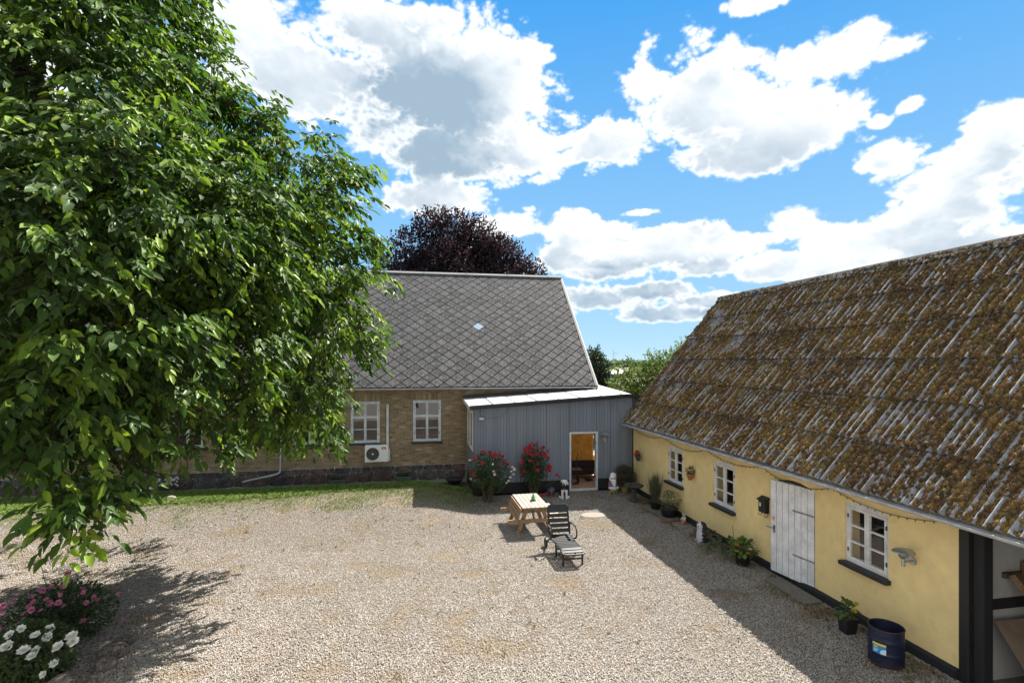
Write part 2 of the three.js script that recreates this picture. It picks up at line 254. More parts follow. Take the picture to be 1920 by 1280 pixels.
// ---------- ground ----------
const bankY = (x, z) => 0.38 * sst(-13.2, -17.6, z) * sst(2.2, 0.2, x) * sst(-18.82, -18.6, z) + 0.012;   // the yard rises a little and drops at an edge before the brick house
{
  const line = (far, a, b, st) => { const o = []; for (const v of [-far, -far * 0.5, -far * 0.25, -far * 0.1, -far * 0.05]) o.push(v); for (let v = a; v <= b + 1e-6; v += st) o.push(v); for (const v of [far * 0.05, far * 0.1, far * 0.25, far * 0.5, far]) o.push(v); return o; };
  const xs = line(1400, -20, 18, 0.17), zs = line(1400, -27, 6, 0.17), pos = [], uv = [], col = [], idx = [];
  for (const z of zs) for (const x of xs) {
    pos.push(x, bankY(x, z) + 0.012 * gn(x * 0.6, 0, z * 0.6) - 0.01, z); uv.push(x, -z);
    const n1 = fbm(x * 0.35, 1.5, z * 0.35, 4), n2 = fbm(x * 1.6, 7.5, z * 1.6, 3), n3 = fbm(x * 0.9 + 40, 3, z * 0.9, 4), n4 = gn(x * 2.7, 15, z * 2.7);
    let c = mixc([0.235, 0.205, 0.178], [0.215, 0.195, 0.18], sst(-0.3, 0.3, n1));
    c = mixc(c, [0.235, 0.178, 0.11], sst(-0.05, 0.5, n2 * 0.6 + n3 * 0.5) * 0.75);                              // sandy patches
    const lawn = sst(-15.5, -17.6, z + 1.6 * n3 + 0.7 * n4) * sst(2.7, 1.2, x + 0.6 * n2);
    c = mixc(c, [0.115, 0.125, 0.035], lawn * 0.8 + 0.35 * sst(0.22, 0.5, n3 + 0.4 * n4) * sst(-9, -14, z));
    if (x < -19.5 || x > 17 || z < -26.5 || z > 5.5) c = z < -60 ? [0.11, 0.11, 0.04] : [0.05, 0.07, 0.022];
    col.push(...c);
  }
  const nx = xs.length; for (let j = 0; j < zs.length - 1; j++) for (let i = 0; i < nx - 1; i++) { const a = j * nx + i; idx.push(a, a + nx, a + 1, a + 1, a + nx, a + nx + 1); }
  structure('ground', geom(pos, idx, uv, col), MAT.gravelBase, 'gravel courtyard with sandy and mossy patches');
}
{ // loose pebbles of the yard
  const r = rng(21), items = [], N = 520000;
  const tones = [[0.27, 0.247, 0.225], [0.32, 0.3, 0.277], [0.2, 0.18, 0.165], [0.1, 0.092, 0.086], [0.29, 0.235, 0.182], [0.32, 0.27, 0.215], [0.23, 0.18, 0.14], [0.37, 0.35, 0.325]];
  while (items.length < N) {
    const x = -13 + r() * 20.7, z = -18.3 + Math.pow(r(), 0.75) * 13.3;
    const d = x * 0.1863 - z * 0.9825, l = x * 0.9825 + z * 0.1863; if (Math.abs(l / d) > 1.05 || d < 6.8) continue;
    const n3 = fbm(x * 0.9 + 40, 3, z * 0.9, 3), green = sst(-15.4, -17.5, z + 1.6 * n3) * sst(2.7, 1.2, x); if (r() < green * 0.7) continue;
    if (z < -17.75 && x > 2) continue;
    const sand = sst(0.0, 0.4, fbm(x * 1.6, 7.5, z * 1.6, 3) * 0.6 + n3 * 0.5); if (r() < sand * 0.6) continue; const trk = Math.exp(-(((x + 0.35 * (z + 12) + 0.8) / 0.35) ** 2)) + Math.exp(-(((x + 0.35 * (z + 12) - 0.75) / 0.35) ** 2)); if (r() < trk * 0.45) continue;
    const s = 0.0045 + 0.0075 * r() * r() + 0.003 * r(), c = mixc(vary(tones[Math.floor(r() * tones.length)], r, 0.15), [0.24, 0.178, 0.105], sand * 0.4);
    items.push([x, bankY(x, z) + s * 0.25, z, s * (0.8 + r() * 0.6), s * (0.55 + r() * 0.4), s * (0.8 + r() * 0.6), r() * 0.6, r() * 6.28, r() * 0.6, ...c]);
  }
  inst('gravel_pebbles', new THREE.IcosahedronGeometry(1, 0), M([1, 1, 1], 0.9), items, scene, 'loose grey and tan pebbles covering the courtyard', 'gravel');
}
{ // grass
  const r = rng(31), blades = [], clump = [];
  for (let k = 0; k < 7; k++) { const a = r() * 6.28, t = 0.2 + r() * 0.9, h = 0.6 + r() * 0.5, w = 0.05 + r() * 0.04, ox = (r() - 0.5) * 0.5, oz = (r() - 0.5) * 0.5, dx = Math.cos(a), dz = Math.sin(a), b = clump.length / 3; clump.push(ox - dz * w, 0, oz + dx * w, ox + dz * w, 0, oz - dx * w, ox + dx * t * 0.3 - dz * w * 0.7, h * 0.6, oz + dz * t * 0.3 + dx * w * 0.7, ox + dx * t * 0.3 + dz * w * 0.7, h * 0.6, oz + dz * t * 0.3 - dx * w * 0.7, ox + dx * t, h, oz + dz * t); blades.push(b, b + 1, b + 2, b + 2, b + 1, b + 3, b + 2, b + 3, b + 4); }
  const g = geom(clump, blades), items = [];
  const put = (x, z, s, c) => items.push([x, bankY(x, z), z, s, s * (0.6 + r() * 0.7), s, 0, r() * 6.28, 0, ...vary(c, r, 0.3)]);
  for (let k = 0; k < 80000; k++) {
    const x = -14 + r() * 16.6, z = -20.1 + r() * 5, n3 = fbm(x * 0.9 + 40, 3, z * 0.9, 4), n4 = gn(x * 2.7, 15, z * 2.7);
    const edge = -17.4 + 0.07 * (-x - 3) + 0.4 * n4 - 0.5 * sst(-4, 1, x), strip = z < edge ? (z < -18.75 ? 0.35 : sst(-0.25, 0.1, n3 + 0.6) * 0.85) : 0, patch = sst(-15.4, -17.6, z + 1.6 * n3 + 0.7 * n4) * sst(2.7, 1.4, x) * 0.5;
    if (x > -3.4 && z < -18.7) { if (r() > 0.1) continue; }
    if (r() < Math.max(strip, patch)) put(x, z, strip ? 0.035 + r() * 0.05 : 0.025 + r() * 0.03, r() < (strip ? 0.2 : 0.55) ? [0.21, 0.21, 0.055] : [0.12, 0.21, 0.025]);
  }
  for (let k = 0; k < 900; k++) {
    const x = -9 + r() * 15.5, z = -17 + r() * 11; const n = fbm(x * 0.9 + 40, 3, z * 0.9, 3); if (n < 0.14 - r() * 0.2 && x < 6.2) continue;
    const q = 1 + Math.floor(r() * 3); for (let j = 0; j < q; j++) put(x + (r() - 0.5) * 0.12, z + (r() - 0.5) * 0.12, 0.03 + r() * 0.035, r() < 0.5 ? [0.18, 0.15, 0.05] : [0.08, 0.11, 0.025]);
  }
  for (let k = 0; k < 2600; k++) { const z = -16.5 + r() * 10.2, x = 7.6 - Math.abs(r() + r() - 1) * 0.8; if (gn(x * 2, 4, z * 1.3) < -0.05) continue; put(x, z, 0.025 + r() * 0.05, r() < 0.75 ? [0.2, 0.14, 0.07] : [0.09, 0.11, 0.03]); }
  inst('grass', g, M([1, 1, 1], 0.9, { side: THREE.DoubleSide }), items, scene, 'short grass and weeds along the brick house and in the gravel', 'grass');
}
{ // paved strip by the brick wall
  const p = thing('paved_path', 'weathered concrete slab path along the stone plinth', 'path', [0, 0, 0]); p.userData.kind = 'structure'; delete p.userData.category;
  const r = rng(8); for (let x = -3.7; x < 1.7; x += 0.6) part('slab', rbox(0.585, 0.06, 0.62, x + 0.3, 0.005 + r() * 0.014, -19.3, 0.008, 1), MAT.concrete, p);
}

{ // unseen house behind the camera, inferred from eye height, added to bounce fill light
  const t = thing('unseen_fill_house', 'unseen rendered house behind the camera, added to bounce light into the courtyard', 'house', [-3, 0, 1.3]);
  const s = shapeOf([[-11, 0], [10.3, 0], [10.3, 6.2], [-11, 6.2]]), holes = [[-9, -7.9], [-6, -4.9], [-2.6, -1.5], [2.4, 3.5], [5.6, 6.7], [8.4, 9.5]];
  for (const [a, b] of holes) for (const y of [0.9, 3.9]) s.holes.push(new THREE.Path(shapeOf(archPts(a, b, y, y + 1.4, 0)).getPoints()));
  part('front_wall', extrude(s, 0.3), M([0.74, 0.75, 0.76], 0.9, { map: plasterMap }), t);
  for (const [a, b] of holes) for (const y of [0.9, 3.9]) { const w = sub('window', t, [0, 0, 0]); part('frame', [bx(a, a + 0.06, y, y + 1.4, 0.1, 0.18), bx(b - 0.06, b, y, y + 1.4, 0.1, 0.18), bx(a + 0.06, b - 0.06, y, y + 0.06, 0.1, 0.18), bx(a + 0.06, b - 0.06, y + 1.34, y + 1.4, 0.1, 0.18), bx((a + b) / 2 - 0.03, (a + b) / 2 + 0.03, y + 0.06, y + 1.34, 0.1, 0.18)], MAT.whitePaint, w); part('pane', new THREE.PlaneGeometry(b - a - 0.12, 1.28).translate((a + b) / 2, y + 0.7, 0.14), MAT.glass, w); }
  part('rear_block', [bx(-11, 10.3, 0, 6.2, 7.5, 7.8), bx(-11, -10.7, 0, 6.2, 0.3, 7.5), bx(10, 10.3, 0, 6.2, 0.3, 7.5), bx(-10.7, 10, 6.0, 6.15, 0.3, 7.5)], MAT.dim, t);
  part('roof', [extrude(shapeOf([[-0.3, 6.2], [8.1, 6.2], [3.9, 9.6]]), 21.6).rotateY(-Math.PI / 2).translate(10.45, 0.01, 0)], M([0.2, 0.1, 0.07], 0.9, { map: fibreMap }), t);
}

// ---------- windows ----------
// front faces +z; o: cols, rows (pane heights as shares, from the top), heavy (index of a transom after that row), paint, arch, sill
function makeWindow(parent, x0, x1, y0, y1, o, label) {
  const g = sub('window', parent, [(x0 + x1) / 2, y0, o.z ?? -0.03]); if (label) g.userData.label = label;
  const w = x1 - x0, h = y1 - y0, fw = o.fw ?? 0.05, cols = o.cols ?? 2, rise = o.arch || 0;
  const ring = shapeOf(archPts(-w / 2, w / 2, 0, h, rise)); ring.holes.push(new THREE.Path(shapeOf(archPts(-w / 2 + fw, w / 2 - fw, fw, h - fw - rise, 0)).getPoints()));
  part('frame', extrude(ring, 0.08).translate(0, 0, -0.05), o.paint, g);
  const iw = (w - 2 * fw) / cols, ih = h - 2 * fw - rise, cw = o.cw ?? 0.045, gb = o.gb ?? 0.025, heavy = o.heavy;
  for (let c = 0; c < cols; c++) {
    const cx = -w / 2 + fw + iw * c, a = cx + cw, b = cx + iw - cw;
    const cas = shapeOf(archPts(cx + 0.003, cx + iw - 0.003, fw + 0.003, fw + ih - 0.003, 0)); let y = fw + ih - cw;
    const n = o.rows.length, tot = ih - 2 * cw - (n - 1) * gb - (heavy !== undefined ? 0.06 : 0);
    for (let k = 0; k < n; k++) {
      const ph = tot * o.rows[k], yb = y - ph;
      cas.holes.push(new THREE.Path(shapeOf(archPts(a, b, yb, y, 0)).getPoints()));
      part('pane', new THREE.PlaneGeometry(b - a + 0.01, ph + 0.01).translate((a + b) / 2, (y + yb) / 2, 0.01), MAT.glass, g);
      y = yb - gb - (k === heavy ? 0.06 : 0);
    }
    part('casement', extrude(cas, 0.045).translate(0, 0, -0.008), o.paint, g);
    if (o.hinges) for (const hy of [0.18, 0.82]) part('hinge', box(0.018, 0.07, 0.02, c ? cx + iw - 0.004 : cx + 0.004, fw + ih * hy, 0.042), MAT.blackTrim, g);
  }
  if (o.sill) part('sill', rbox(w + 0.1, 0.075, 0.16, 0, -0.04, 0.09, 0.012, 1), o.sill, g);
  return g;
}

// ---------- brick house ----------
{
  const Z0 = -20.2, X0 = -14.5, X1 = 7.1, TOP = 3.6, DEPTH = 10.4;
  const hs = thing('brick_house', 'long yellow-brown brick house with steep grey slate roof and stone plinth', 'house', [0, 0, Z0]);
  const wins = [[0.04, 1.1, 1.55, 3.12], [-2.22, -1.16, 1.55, 3.1], [-4.16, -3.1, 1.55, 3.1], [-6.5, -5.44, 1.55, 3.1], [-8.2, -7.14, 1.55, 3.1], [-10.2, -9.14, 1.55, 3.1], [-12.6, -11.54, 1.55, 3.1]];
  const sh = shapeOf([[X0, 0], [X1, 0], [X1, TOP], [X0, TOP]]);
  for (const w of wins) sh.holes.push(new THREE.Path(shapeOf(archPts(...w, 0)).getPoints()));
  part('wall', extrude(sh, 0.3).translate(0, 0, -0.315), MAT.brickMortar, hs);
  // bricks, laid in courses
  const r = rng(41), out = [], bw = 0.228, bh = 0.055, px = 0.24, py = 0.0667;
  const tone = () => { const t = r(); return vary(t < 0.5 ? [0.36, 0.265, 0.155] : t < 0.78 ? [0.41, 0.31, 0.19] : t < 0.92 ? [0.28, 0.2, 0.125] : [0.5, 0.4, 0.27], r, 0.12); };
  const lay = (x, y, w, h) => { const g = box(w, h, 0.02, x + w / 2, y + h / 2, -0.006 + r() * 0.004); out.push(paint(g, tone())); };
  const arches = wins.map((w) => [w[0] - 0.14, w[1] + 0.14, w[3] + 0.005, w[3] + 0.245]);
  for (let j = 0, y = 0.7; y + bh < TOP - 0.02; j++, y += py) for (let x = X0 + (j % 2 ? -px / 2 : 0); x < X1; x += px) {
    let a = Math.max(x, X0), b = Math.min(x + bw, X1); let spans = [[a, b]];
    for (const q of [...wins, ...arches]) if (y + bh > q[2] && y < q[3]) spans = spans.flatMap(([s, e]) => e <= q[0] || s >= q[1] ? [[s, e]] : [[s, Math.min(e, q[0])], [Math.max(s, q[1]), e]].filter(([m, n]) => n - m > 0.01));
    for (const [s, e] of spans) if (e - s > 0.012) lay(s, y, e - s, bh);
  }
  for (const q of arches) for (let x = q[0]; x + 0.055 < q[1]; x += py) lay(x, q[2] + 0.004, 0.055, 0.23);
  part('brick_courses', out, MAT.brick, hs, 'stuff');
  // stone plinth
  const stoneM = [[0.3, 0.2, 0.18], [0.24, 0.21, 0.205], [0.36, 0.26, 0.22], [0.2, 0.17, 0.175], [0.32, 0.29, 0.28]].map((c) => M(c, 0.9, { map: slateMap, bumpMap: slateMap, bumpScale: 0.012 }));
  part('plinth', bx(X0, 2.05, 0, 0.69, -0.2, 0.05), MAT.stoneMortar, hs);
  for (let row = 0; row < 2; row++) {
    const yb = row ? 0.485 : 0.15, yt = row ? 0.685 : 0.475; let x = X0 + 0.05, pj = 0, pk = 0;
    while (x < 1.95) {
      const w = (row ? 0.3 : 0.38) + r() * 0.5, x1 = Math.min(x + w, 2.0), j0 = pj, k0 = pk; pj = (r() - 0.5) * 0.22; pk = row ? 0 : (r() - 0.5) * 0.1;
      const wav = (X) => row ? 0.03 * Math.sin(X * 3.1) : 0; const wt = (X) => row ? 0 : 0.03 * Math.sin(X * 3.1);
      let P = [[x + 0.008, yb + wav(x)], [(x + x1) / 2, yb + wav((x + x1) / 2) - (row ? 0 : 0.04) * r()], [x1 - 0.008, yb + wav(x1)], [x1 - 0.008 + pj, yt + wt(x1)], [(x + x1) / 2, yt + wt((x + x1) / 2)], [x + 0.008 + j0, yt + wt(x)]];
      for (let it = 0; it < 2; it++) P = P.flatMap((p, i) => { const q = P[(i + 1) % P.length]; return [[lerp(p[0], q[0], 0.12), lerp(p[1], q[1], 0.12)], [lerp(p[0], q[0], 0.88), lerp(p[1], q[1], 0.88)]]; });
      part('stone', extrude(shapeOf(P), 0.02, { bevelEnabled: true, bevelThickness: 0.02 + r() * 0.015, bevelSize: 0.012, bevelOffset: -0.012, bevelSegments: 2 }).translate(0, 0, 0.04), stoneM[Math.floor(r() * 5)], hs);
      x = x1;
    }
  }
  // gable and back walls, floor and ceiling close the house
  const gz0 = -0.316, zr = -4.9;
  const gable = (x) => cubeUV(new THREE.ExtrudeGeometry(shapeOf([[0.32, 0], [DEPTH - 0.3, 0], [DEPTH - 0.3, TOP - 0.1], [-zr, TOP + 4.9], [0.32, TOP + 0.44]]), { depth: 0.3, bevelEnabled: false }).rotateY(Math.PI / 2).translate(x, 0, 0));
  part('gable_wall', [gable(X1 - 0.302)], MAT.brickMortar, hs); part('gable_wall', [gable(X0 + 0.002)], MAT.brickMortar, hs);
  part('back_wall', [bx(X0 + 0.31, X1 - 0.31, 0, TOP, -DEPTH + 0.3, -DEPTH + 0.6)], MAT.brickMortar, hs);
  part('room', [bx(X0 + 0.31, X1 - 0.31, 0.5, 0.56, -DEPTH + 0.61, gz0), bx(X0 + 0.31, X1 - 0.31, 3.3, 3.36, -DEPTH + 0.61, gz0), bx(X0 + 0.31, X1 - 0.31, 0.561, 3.299, -4.2, -4.1)], MAT.dim, hs);
  wins.forEach((w, i) => makeWindow(hs, w[0] + 0.01, w[1] - 0.01, w[2] + 0.01, w[3] - 0.01, { rows: [0.36, 0.32, 0.32], heavy: 0, paint: MAT.coolPaint, sill: MAT.blackTrim, z: -0.05, hinges: true }));
  // roof
  const ang = Math.atan2(5.07, 5.2), L = 7.26, ey = 3.6, ez = 0.3, ca = Math.cos(ang), sa = Math.sin(ang), XE = 7.2, XS = -14.7;
  const roof = sub('roof', hs, [0, ey, ez]); 
  // local roof frame: x along the house, y up the slope, z out of the roof
  roof.rotation.x = -(Math.PI / 2 - ang);
  part('roof_deck', [bx(XS, XE, 0.0, L, -0.1, -0.04)], M([0.012, 0.012, 0.013], 0.95), roof);
  const back = new THREE.BoxGeometry(XE - XS, L, 0.08); cubeUV(back); back.rotateX(Math.PI / 2 - ang + 0).translate(0, 0, 0);
  part('rear_slope', back.translate((XE + XS) / 2, ey + sa * L / 2 - 0.03, ez - 2 * ca * L + ca * L / 2), M([0.1, 0.1, 0.1], 0.95, { map: slateMap }), hs);
  const DW = 0.53, DH = 0.5, slateM = [0.86, 0.94, 1, 1.05, 1.13].map((k) => M([0.205 * k, 0.2 * k, 0.205 * k], 0.9, { map: slateMap, bumpMap: slateMap, bumpScale: 0.006 }));
  const clip = (P, ax, s, v) => { const o = []; for (let i = 0; i < P.length; i++) { const a = P[i], b = P[(i + 1) % P.length], A = (a[ax] - v) * s, B = (b[ax] - v) * s; if (A >= 0) o.push(a); if (A * B < 0) { const t = A / (A - B); o.push([lerp(a[0], b[0], t), lerp(a[1], b[1], t)]); } } return o; };
  const kx = DW / 2 - 0.026, kh = DH / 2 - 0.026, full = [[0, -kh], [kx, 0], [0, kh], [-kx, 0]];
  const slab = (P, ox, oy) => { const g = new THREE.ExtrudeGeometry(shapeOf(P), { depth: 0.016, bevelEnabled: false }); return cubeUV(g, 1, ox, oy); };
  const fulls = [0, 1, 2, 3, 4, 5].map((i) => slab(full, i * 0.37, i * 0.61)), tiles = [];
  for (let j = 0; j * DH / 2 <= L + DH / 2; j++) for (let i = 0; XS + i * DW <= XE + DW; i++) {
    const cx = XS + i * DW + (j % 2 ? DW / 2 : 0), cy = j * DH / 2;
    let P = full.map((p) => [p[0] + cx, p[1] + cy]); const whole = cx - kx > XS && cx + kx < XE && cy - kh > 0 && cy + kh < L;
    if (!whole) { P = clip(clip(clip(clip(P, 0, 1, XS), 0, -1, XE - 0.02), 1, 1, 0.01), 1, -1, L); if (P.length < 3) continue; P = P.map((p) => [p[0] - cx, p[1] - cy]); let A = 0; P.forEach((p, q) => { const n = P[(q + 1) % P.length]; A += p[0] * n[1] - n[0] * p[1]; }); if (Math.abs(A) < 0.01) continue; }
    const d = Math.abs(cx - 2.8) * 0.9 + cy * 0.6;
    tiles.push({ cx, cy, P: whole ? null : P, d: cx > -3 ? d : d + 20, v: Math.floor(r() * 6), m: Math.floor(r() * 5), tx: 0.03 + r() * 0.025, ty: (r() - 0.5) * 0.03, z: r() * 0.006 });
  }
  const lensAt = tiles.reduce((m, q) => Math.hypot(q.cx - 2.8, q.cy - 3.5) < Math.hypot(m.cx - 2.8, m.cy - 3.5) ? q : m); tiles.splice(tiles.indexOf(lensAt), 1);
  tiles.sort((a, b) => a.d - b.d);
  const restT = [[], [], [], [], []];
  tiles.forEach((t, n) => {
    const g = t.P ? slab(t.P, t.v * 0.37, t.v * 0.61) : fulls[t.v];
    const e = new THREE.Euler(t.tx, t.ty, 0);
    if (n < 300) { const m = part('slate', g, slateM[t.m], roof); m.position.set(t.cx, t.cy, t.z); m.rotation.copy(e); }
    else restT[t.m].push(g.clone().applyMatrix4(new THREE.Matrix4().makeRotationFromEuler(e).setPosition(t.cx, t.cy, t.z)));
  });
  const all = restT.flatMap((l, i) => l.map((g) => paint(g.index ? g.toNonIndexed() : g, [0.86, 0.94, 1, 1.05, 1.13].map((k) => [0.205 * k, 0.2 * k, 0.205 * k])[i])));
  part('slate_field', all, M([1, 1, 1], 0.9, { vertexColors: true, map: slateMap, bumpMap: slateMap, bumpScale: 0.006 }), roof, 'stuff');
  const lens = slab(full, 0, 0); const gp = part('glass_slate', lens, M([0.32, 0.4, 0.5], 0.12, { physical: true, clearcoat: 1 }), roof); gp.position.set(lensAt.cx, lensAt.cy, 0.004); gp.rotation.x = 0.03; gp.userData.label = 'pale glass slate that mirrors the sky';
  part('ridge_cap', [bar([XS, L + 0.0, 0.04], [XE + 0.04, L + 0.0, 0.04], 0.05, 0.13)], M([0.34, 0.34, 0.33], 0.8, { map: feltMap }), roof);
  part('barge_board', [bx(XE - 0.01, XE + 0.05, -0.02, L + 0.04, -0.16, 0.035)], M([0.33, 0.34, 0.34], 0.6, { map: white }), roof);
  part('verge_strip', [bx(XE - 0.075, XE - 0.012, 0, L, 0.021, 0.03)], M([0.12, 0.12, 0.12], 0.7), roof);
  // gutter and downpipe
  const gut = (len) => { const s = new THREE.Shape(); s.absarc(0, 0, 0.065, Math.PI, 0, false); s.absarc(0, 0, 0.058, 0, Math.PI, true); return new THREE.ExtrudeGeometry(s, { depth: len, bevelEnabled: false, curveSegments: 10 }); };
  part('gutter', [cubeUV(gut(XE - XS).rotateY(Math.PI / 2).translate(XS, 3.575, 0.36))], MAT.zinc, hs);
  const dp = part('downpipe', [tube([[-4.6, 3.55, 0.34], [-4.6, 3.4, 0.2], [-4.6, 3.2, 0.1], [-4.6, 1.6, 0.1], [-4.6, 0.72, 0.12]], 0.042, 30, 10), tube([[-4.6, 0.74, 0.12], [-4.62, 0.62, 0.14], [-4.75, 0.56, 0.18], [-5.2, 0.49, 0.35], [-5.75, 0.4, 0.5]], 0.045, 24, 10)], MAT.zinc, hs);
  dp.userData.label = 'grey downpipe with its outlet slanting out over the grass';
}

// ---------- grey lean-to between the houses ----------
{
  const Z0 = -17.88, X0 = 2.1, X1 = 9.5, DX0 = 5.5, DX1 = 6.42, DT = 2.03;
  const an = thing('grey_annexe', 'grey board-clad lean-to with flat white roof and open doorway', 'annexe', [0, 0, Z0]);
  const topY = (x) => x < 7.7 ? 3.02 + 0.06 * (x - 2) : 3.362 - 0.3 * (x - 7.7);
  const r = rng(51), seams = [4.62, 5.47, 6.45, 6.99];
  const bm = [0.94, 1, 1.06].map((k) => M([0.178 * k, 0.205 * k, 0.25 * k], 0.65, { bumpMap: grainBump, bumpScale: 0.001 }));
  let x = X0;
  while (x < 7.7) {
    const seam = seams.find((s) => s > x && s - x < 0.13), e = seam ?? x + 0.1, g = seam ? 0.018 : 0.006, a = x + 0.002, b = e - g;
    const segs = []; const lo = 0.42;
    if (b > DX0 - 0.06 && a < DX1 + 0.06) segs.push([a, b, DT + 0.07, topY((a + b) / 2)]); else segs.push([a, b, lo, topY((a + b) / 2)]);
    if (a < DX0 - 0.06 && b > DX0 - 0.06) segs.push([a, DX0 - 0.065, lo, DT + 0.07]);
    if (b > DX1 + 0.06 && a < DX1 + 0.06) segs.push([DX1 + 0.065, b, lo, DT + 0.07]);
    for (const s of segs) if (s[1] - s[0] > 0.008) { if (s[0] > 6.99 && s[3] > 2.8) { part('board', bx(s[0], s[1], s[2], 2.745, -0.02, 0.004 + r() * 0.003), bm[Math.floor(r() * 3)], an); part('board', bx(s[0], s[1], 2.753, s[3], -0.02, 0.004 + r() * 0.003), bm[Math.floor(r() * 3)], an); } else part('board', bx(s[0], s[1], s[2], s[3], -0.02, 0.004 + r() * 0.003), bm[Math.floor(r() * 3)], an); }
    x = e;
  }
  // left side boards with the tall window
  const WZ = [-2.2, -0.4, 1.45, 2.85];
  for (let z = -2.34; z < -0.001; z += 0.117) { const a = z + 0.003, b = Math.min(z + 0.112, -0.003); const m = bm[Math.floor(r() * 3)]; if (b > WZ[0] && a < WZ[1]) { part('board', bx(X0 - 0.004, X0 + 0.02, 0.42, WZ[2], a, b), m, an); part('board', bx(X0 - 0.004, X0 + 0.02, WZ[3], 3.06, a, b), m, an); } else part('board', bx(X0 - 0.004, X0 + 0.02, 0.42, 3.06, a, b), m, an); }
  const sideHolder = makeWindow(an, -0.9, 0.9, 0, 1.4, { rows: [1], cols: 2, paint: MAT.whitePaint, fw: 0.06, z: 0 }); sideHolder.position.set(X0, 1.45, -1.3); sideHolder.rotation.y = -Math.PI / 2;
  // lining walls with openings
  const front = shapeOf([[X0 + 0.03, 0], [DX0 - 0.06, 0], [DX0 - 0.06, DT + 0.06], [DX1 + 0.06, DT + 0.06], [DX1 + 0.06, 0], [X1, 0], [X1, topY(X1) - 0.05], [7.7, topY(7.7) - 0.05], [X0 + 0.03, topY(X0) - 0.05]]);
  const lining = M([0.72, 0.42, 0.1], 0.9, { map: white });
  part('front_lining', [extrude(front, 0.1).translate(0, 0, -0.13)], lining, an);
  part('sheathing', [extrude(front, 0.006).translate(0, 0, -0.0285)], M([0.09, 0.095, 0.105], 0.9), an);
  const side = shapeOf([[0.03, 0], [2.3, 0], [2.3, 2.98], [0.03, 2.98]]); side.holes.push(new THREE.Path(shapeOf(archPts(0.4, 2.2, 1.45, 2.85, 0)).getPoints()));
  part('side_lining', [extrude(side, 0.08).rotateY(Math.PI / 2).translate(X0 + 0.025, 0, 0)], lining, an);
  part('inner_wall', [bx(X0 + 0.11, 7.1, 0, 3.1, -2.28, -2.24)], lining, an);
  const bk = shapeOf([[7.12, 0], [X1, 0], [X1, 3.0], [7.12, 3.3]]); bk.holes.push(new THREE.Path(shapeOf(archPts(7.5, 9.2, 0.5, 2.5, 0)).getPoints()));
  part('back_wall', [extrude(bk, 0.1).translate(0, 0, -3.7)], lining, an);
  const bwn = makeWindow(an, -0.85, 0.85, 0, 2.0, { rows: [1], cols: 2, paint: MAT.whitePaint, z: 0 }); bwn.position.set(8.35, 0.5, -3.65);
  const es = shapeOf([[0.13, 0], [3.6, 0], [3.6, 2.8], [0.13, 2.8]]); es.holes.push(new THREE.Path(shapeOf(archPts(0.6, 3.2, 0.6, 2.4, 0)).getPoints()));
  part('end_wall', [extrude(es, 0.1).rotateY(Math.PI / 2).translate(X1 - 0.1, 0, 0)], lining, an);
  const ewn = makeWindow(an, -1.3, 1.3, 0, 1.8, { rows: [1], cols: 3, paint: MAT.whitePaint, z: 0 }); ewn.position.set(X1 - 0.05, 0.6, -1.9); ewn.rotation.y = Math.PI / 2;
  part('floor', [bx(X0 + 0.11, 7.1, 0.0, 0.05, -2.24, 0.02), bx(7.1, X1 - 0.1, 0, 0.05, -3.6, -0.13)], M([0.66, 0.42, 0.25], 0.6, { map: woodMap }), an);
  // black plinth
  part('plinth', [bx(X0 - 0.02, DX0 - 0.07, 0, 0.415, -0.02, 0.02), bx(DX1 + 0.07, 7.72, 0, 0.415, -0.02, 0.02), bx(X0 - 0.02, X0 + 0.02, 0, 0.415, -2.3, -0.021)], MAT.tar, an);
  // door frame
  const fr = sub('door_frame', an, [0, 0, 0]);
  for (const q of [[DX0 - 0.06, DX0, 0.03, DT + 0.06], [DX1, DX1 + 0.06, 0.03, DT + 0.06]]) part('jamb', bx(...q, -0.12, 0.035), MAT.coolPaint, fr);
  part('lintel', bx(DX0, DX1, DT, DT + 0.06, -0.12, 0.033), MAT.coolPaint, fr);
  part('threshold', bx(DX0, DX1, 0.03, 0.075, -0.12, 0.03), MAT.coolPaint, fr);
  for (const y of [0.5, 1.7]) part('hinge', box(0.02, 0.1, 0.02, DX1 - 0.012, y, 0.02), MAT.blackTrim, fr);
  // roof sheets
  const roof = sub('roof', an, [0, 0, 0]);
  const strip = (a, b, za, zb, lift) => { const n = 6, P = [], I = [], U = []; const Y = (x, z) => topY(x) + 0.05 + 0.05 * (-z) + lift; for (const t of [0, 0.02]) for (let i = 0; i <= n; i++) for (let j = 0; j <= 4; j++) { const X = lerp(a, b, i / n), Zz = lerp(za, zb, j / 4); P.push(X, Y(X, Zz) - t + 0.006 * gn(X * 2, 3, Zz * 1.5), Zz); U.push(X, Zz); }
    const o = (n + 1) * 5; for (let i = 0; i < n; i++) for (let j = 0; j < 4; j++) { const q = i * 5 + j; I.push(q, q + 5, q + 1, q + 1, q + 5, q + 6, o + q, o + q + 1, o + q + 5, o + q + 1, o + q + 6, o + q + 5); }
    for (let i = 0; i < n; i++) for (const j of [0, 4]) { const q = i * 5 + j; I.push(q, o + q, q + 5, q + 5, o + q, o + q + 5); } for (let j = 0; j < 4; j++) for (const i of [0, n]) { const q = i * 5 + j; I.push(q, q + 1, o + q, o + q, q + 1, o + q + 1); } return geom(P, I, U); };
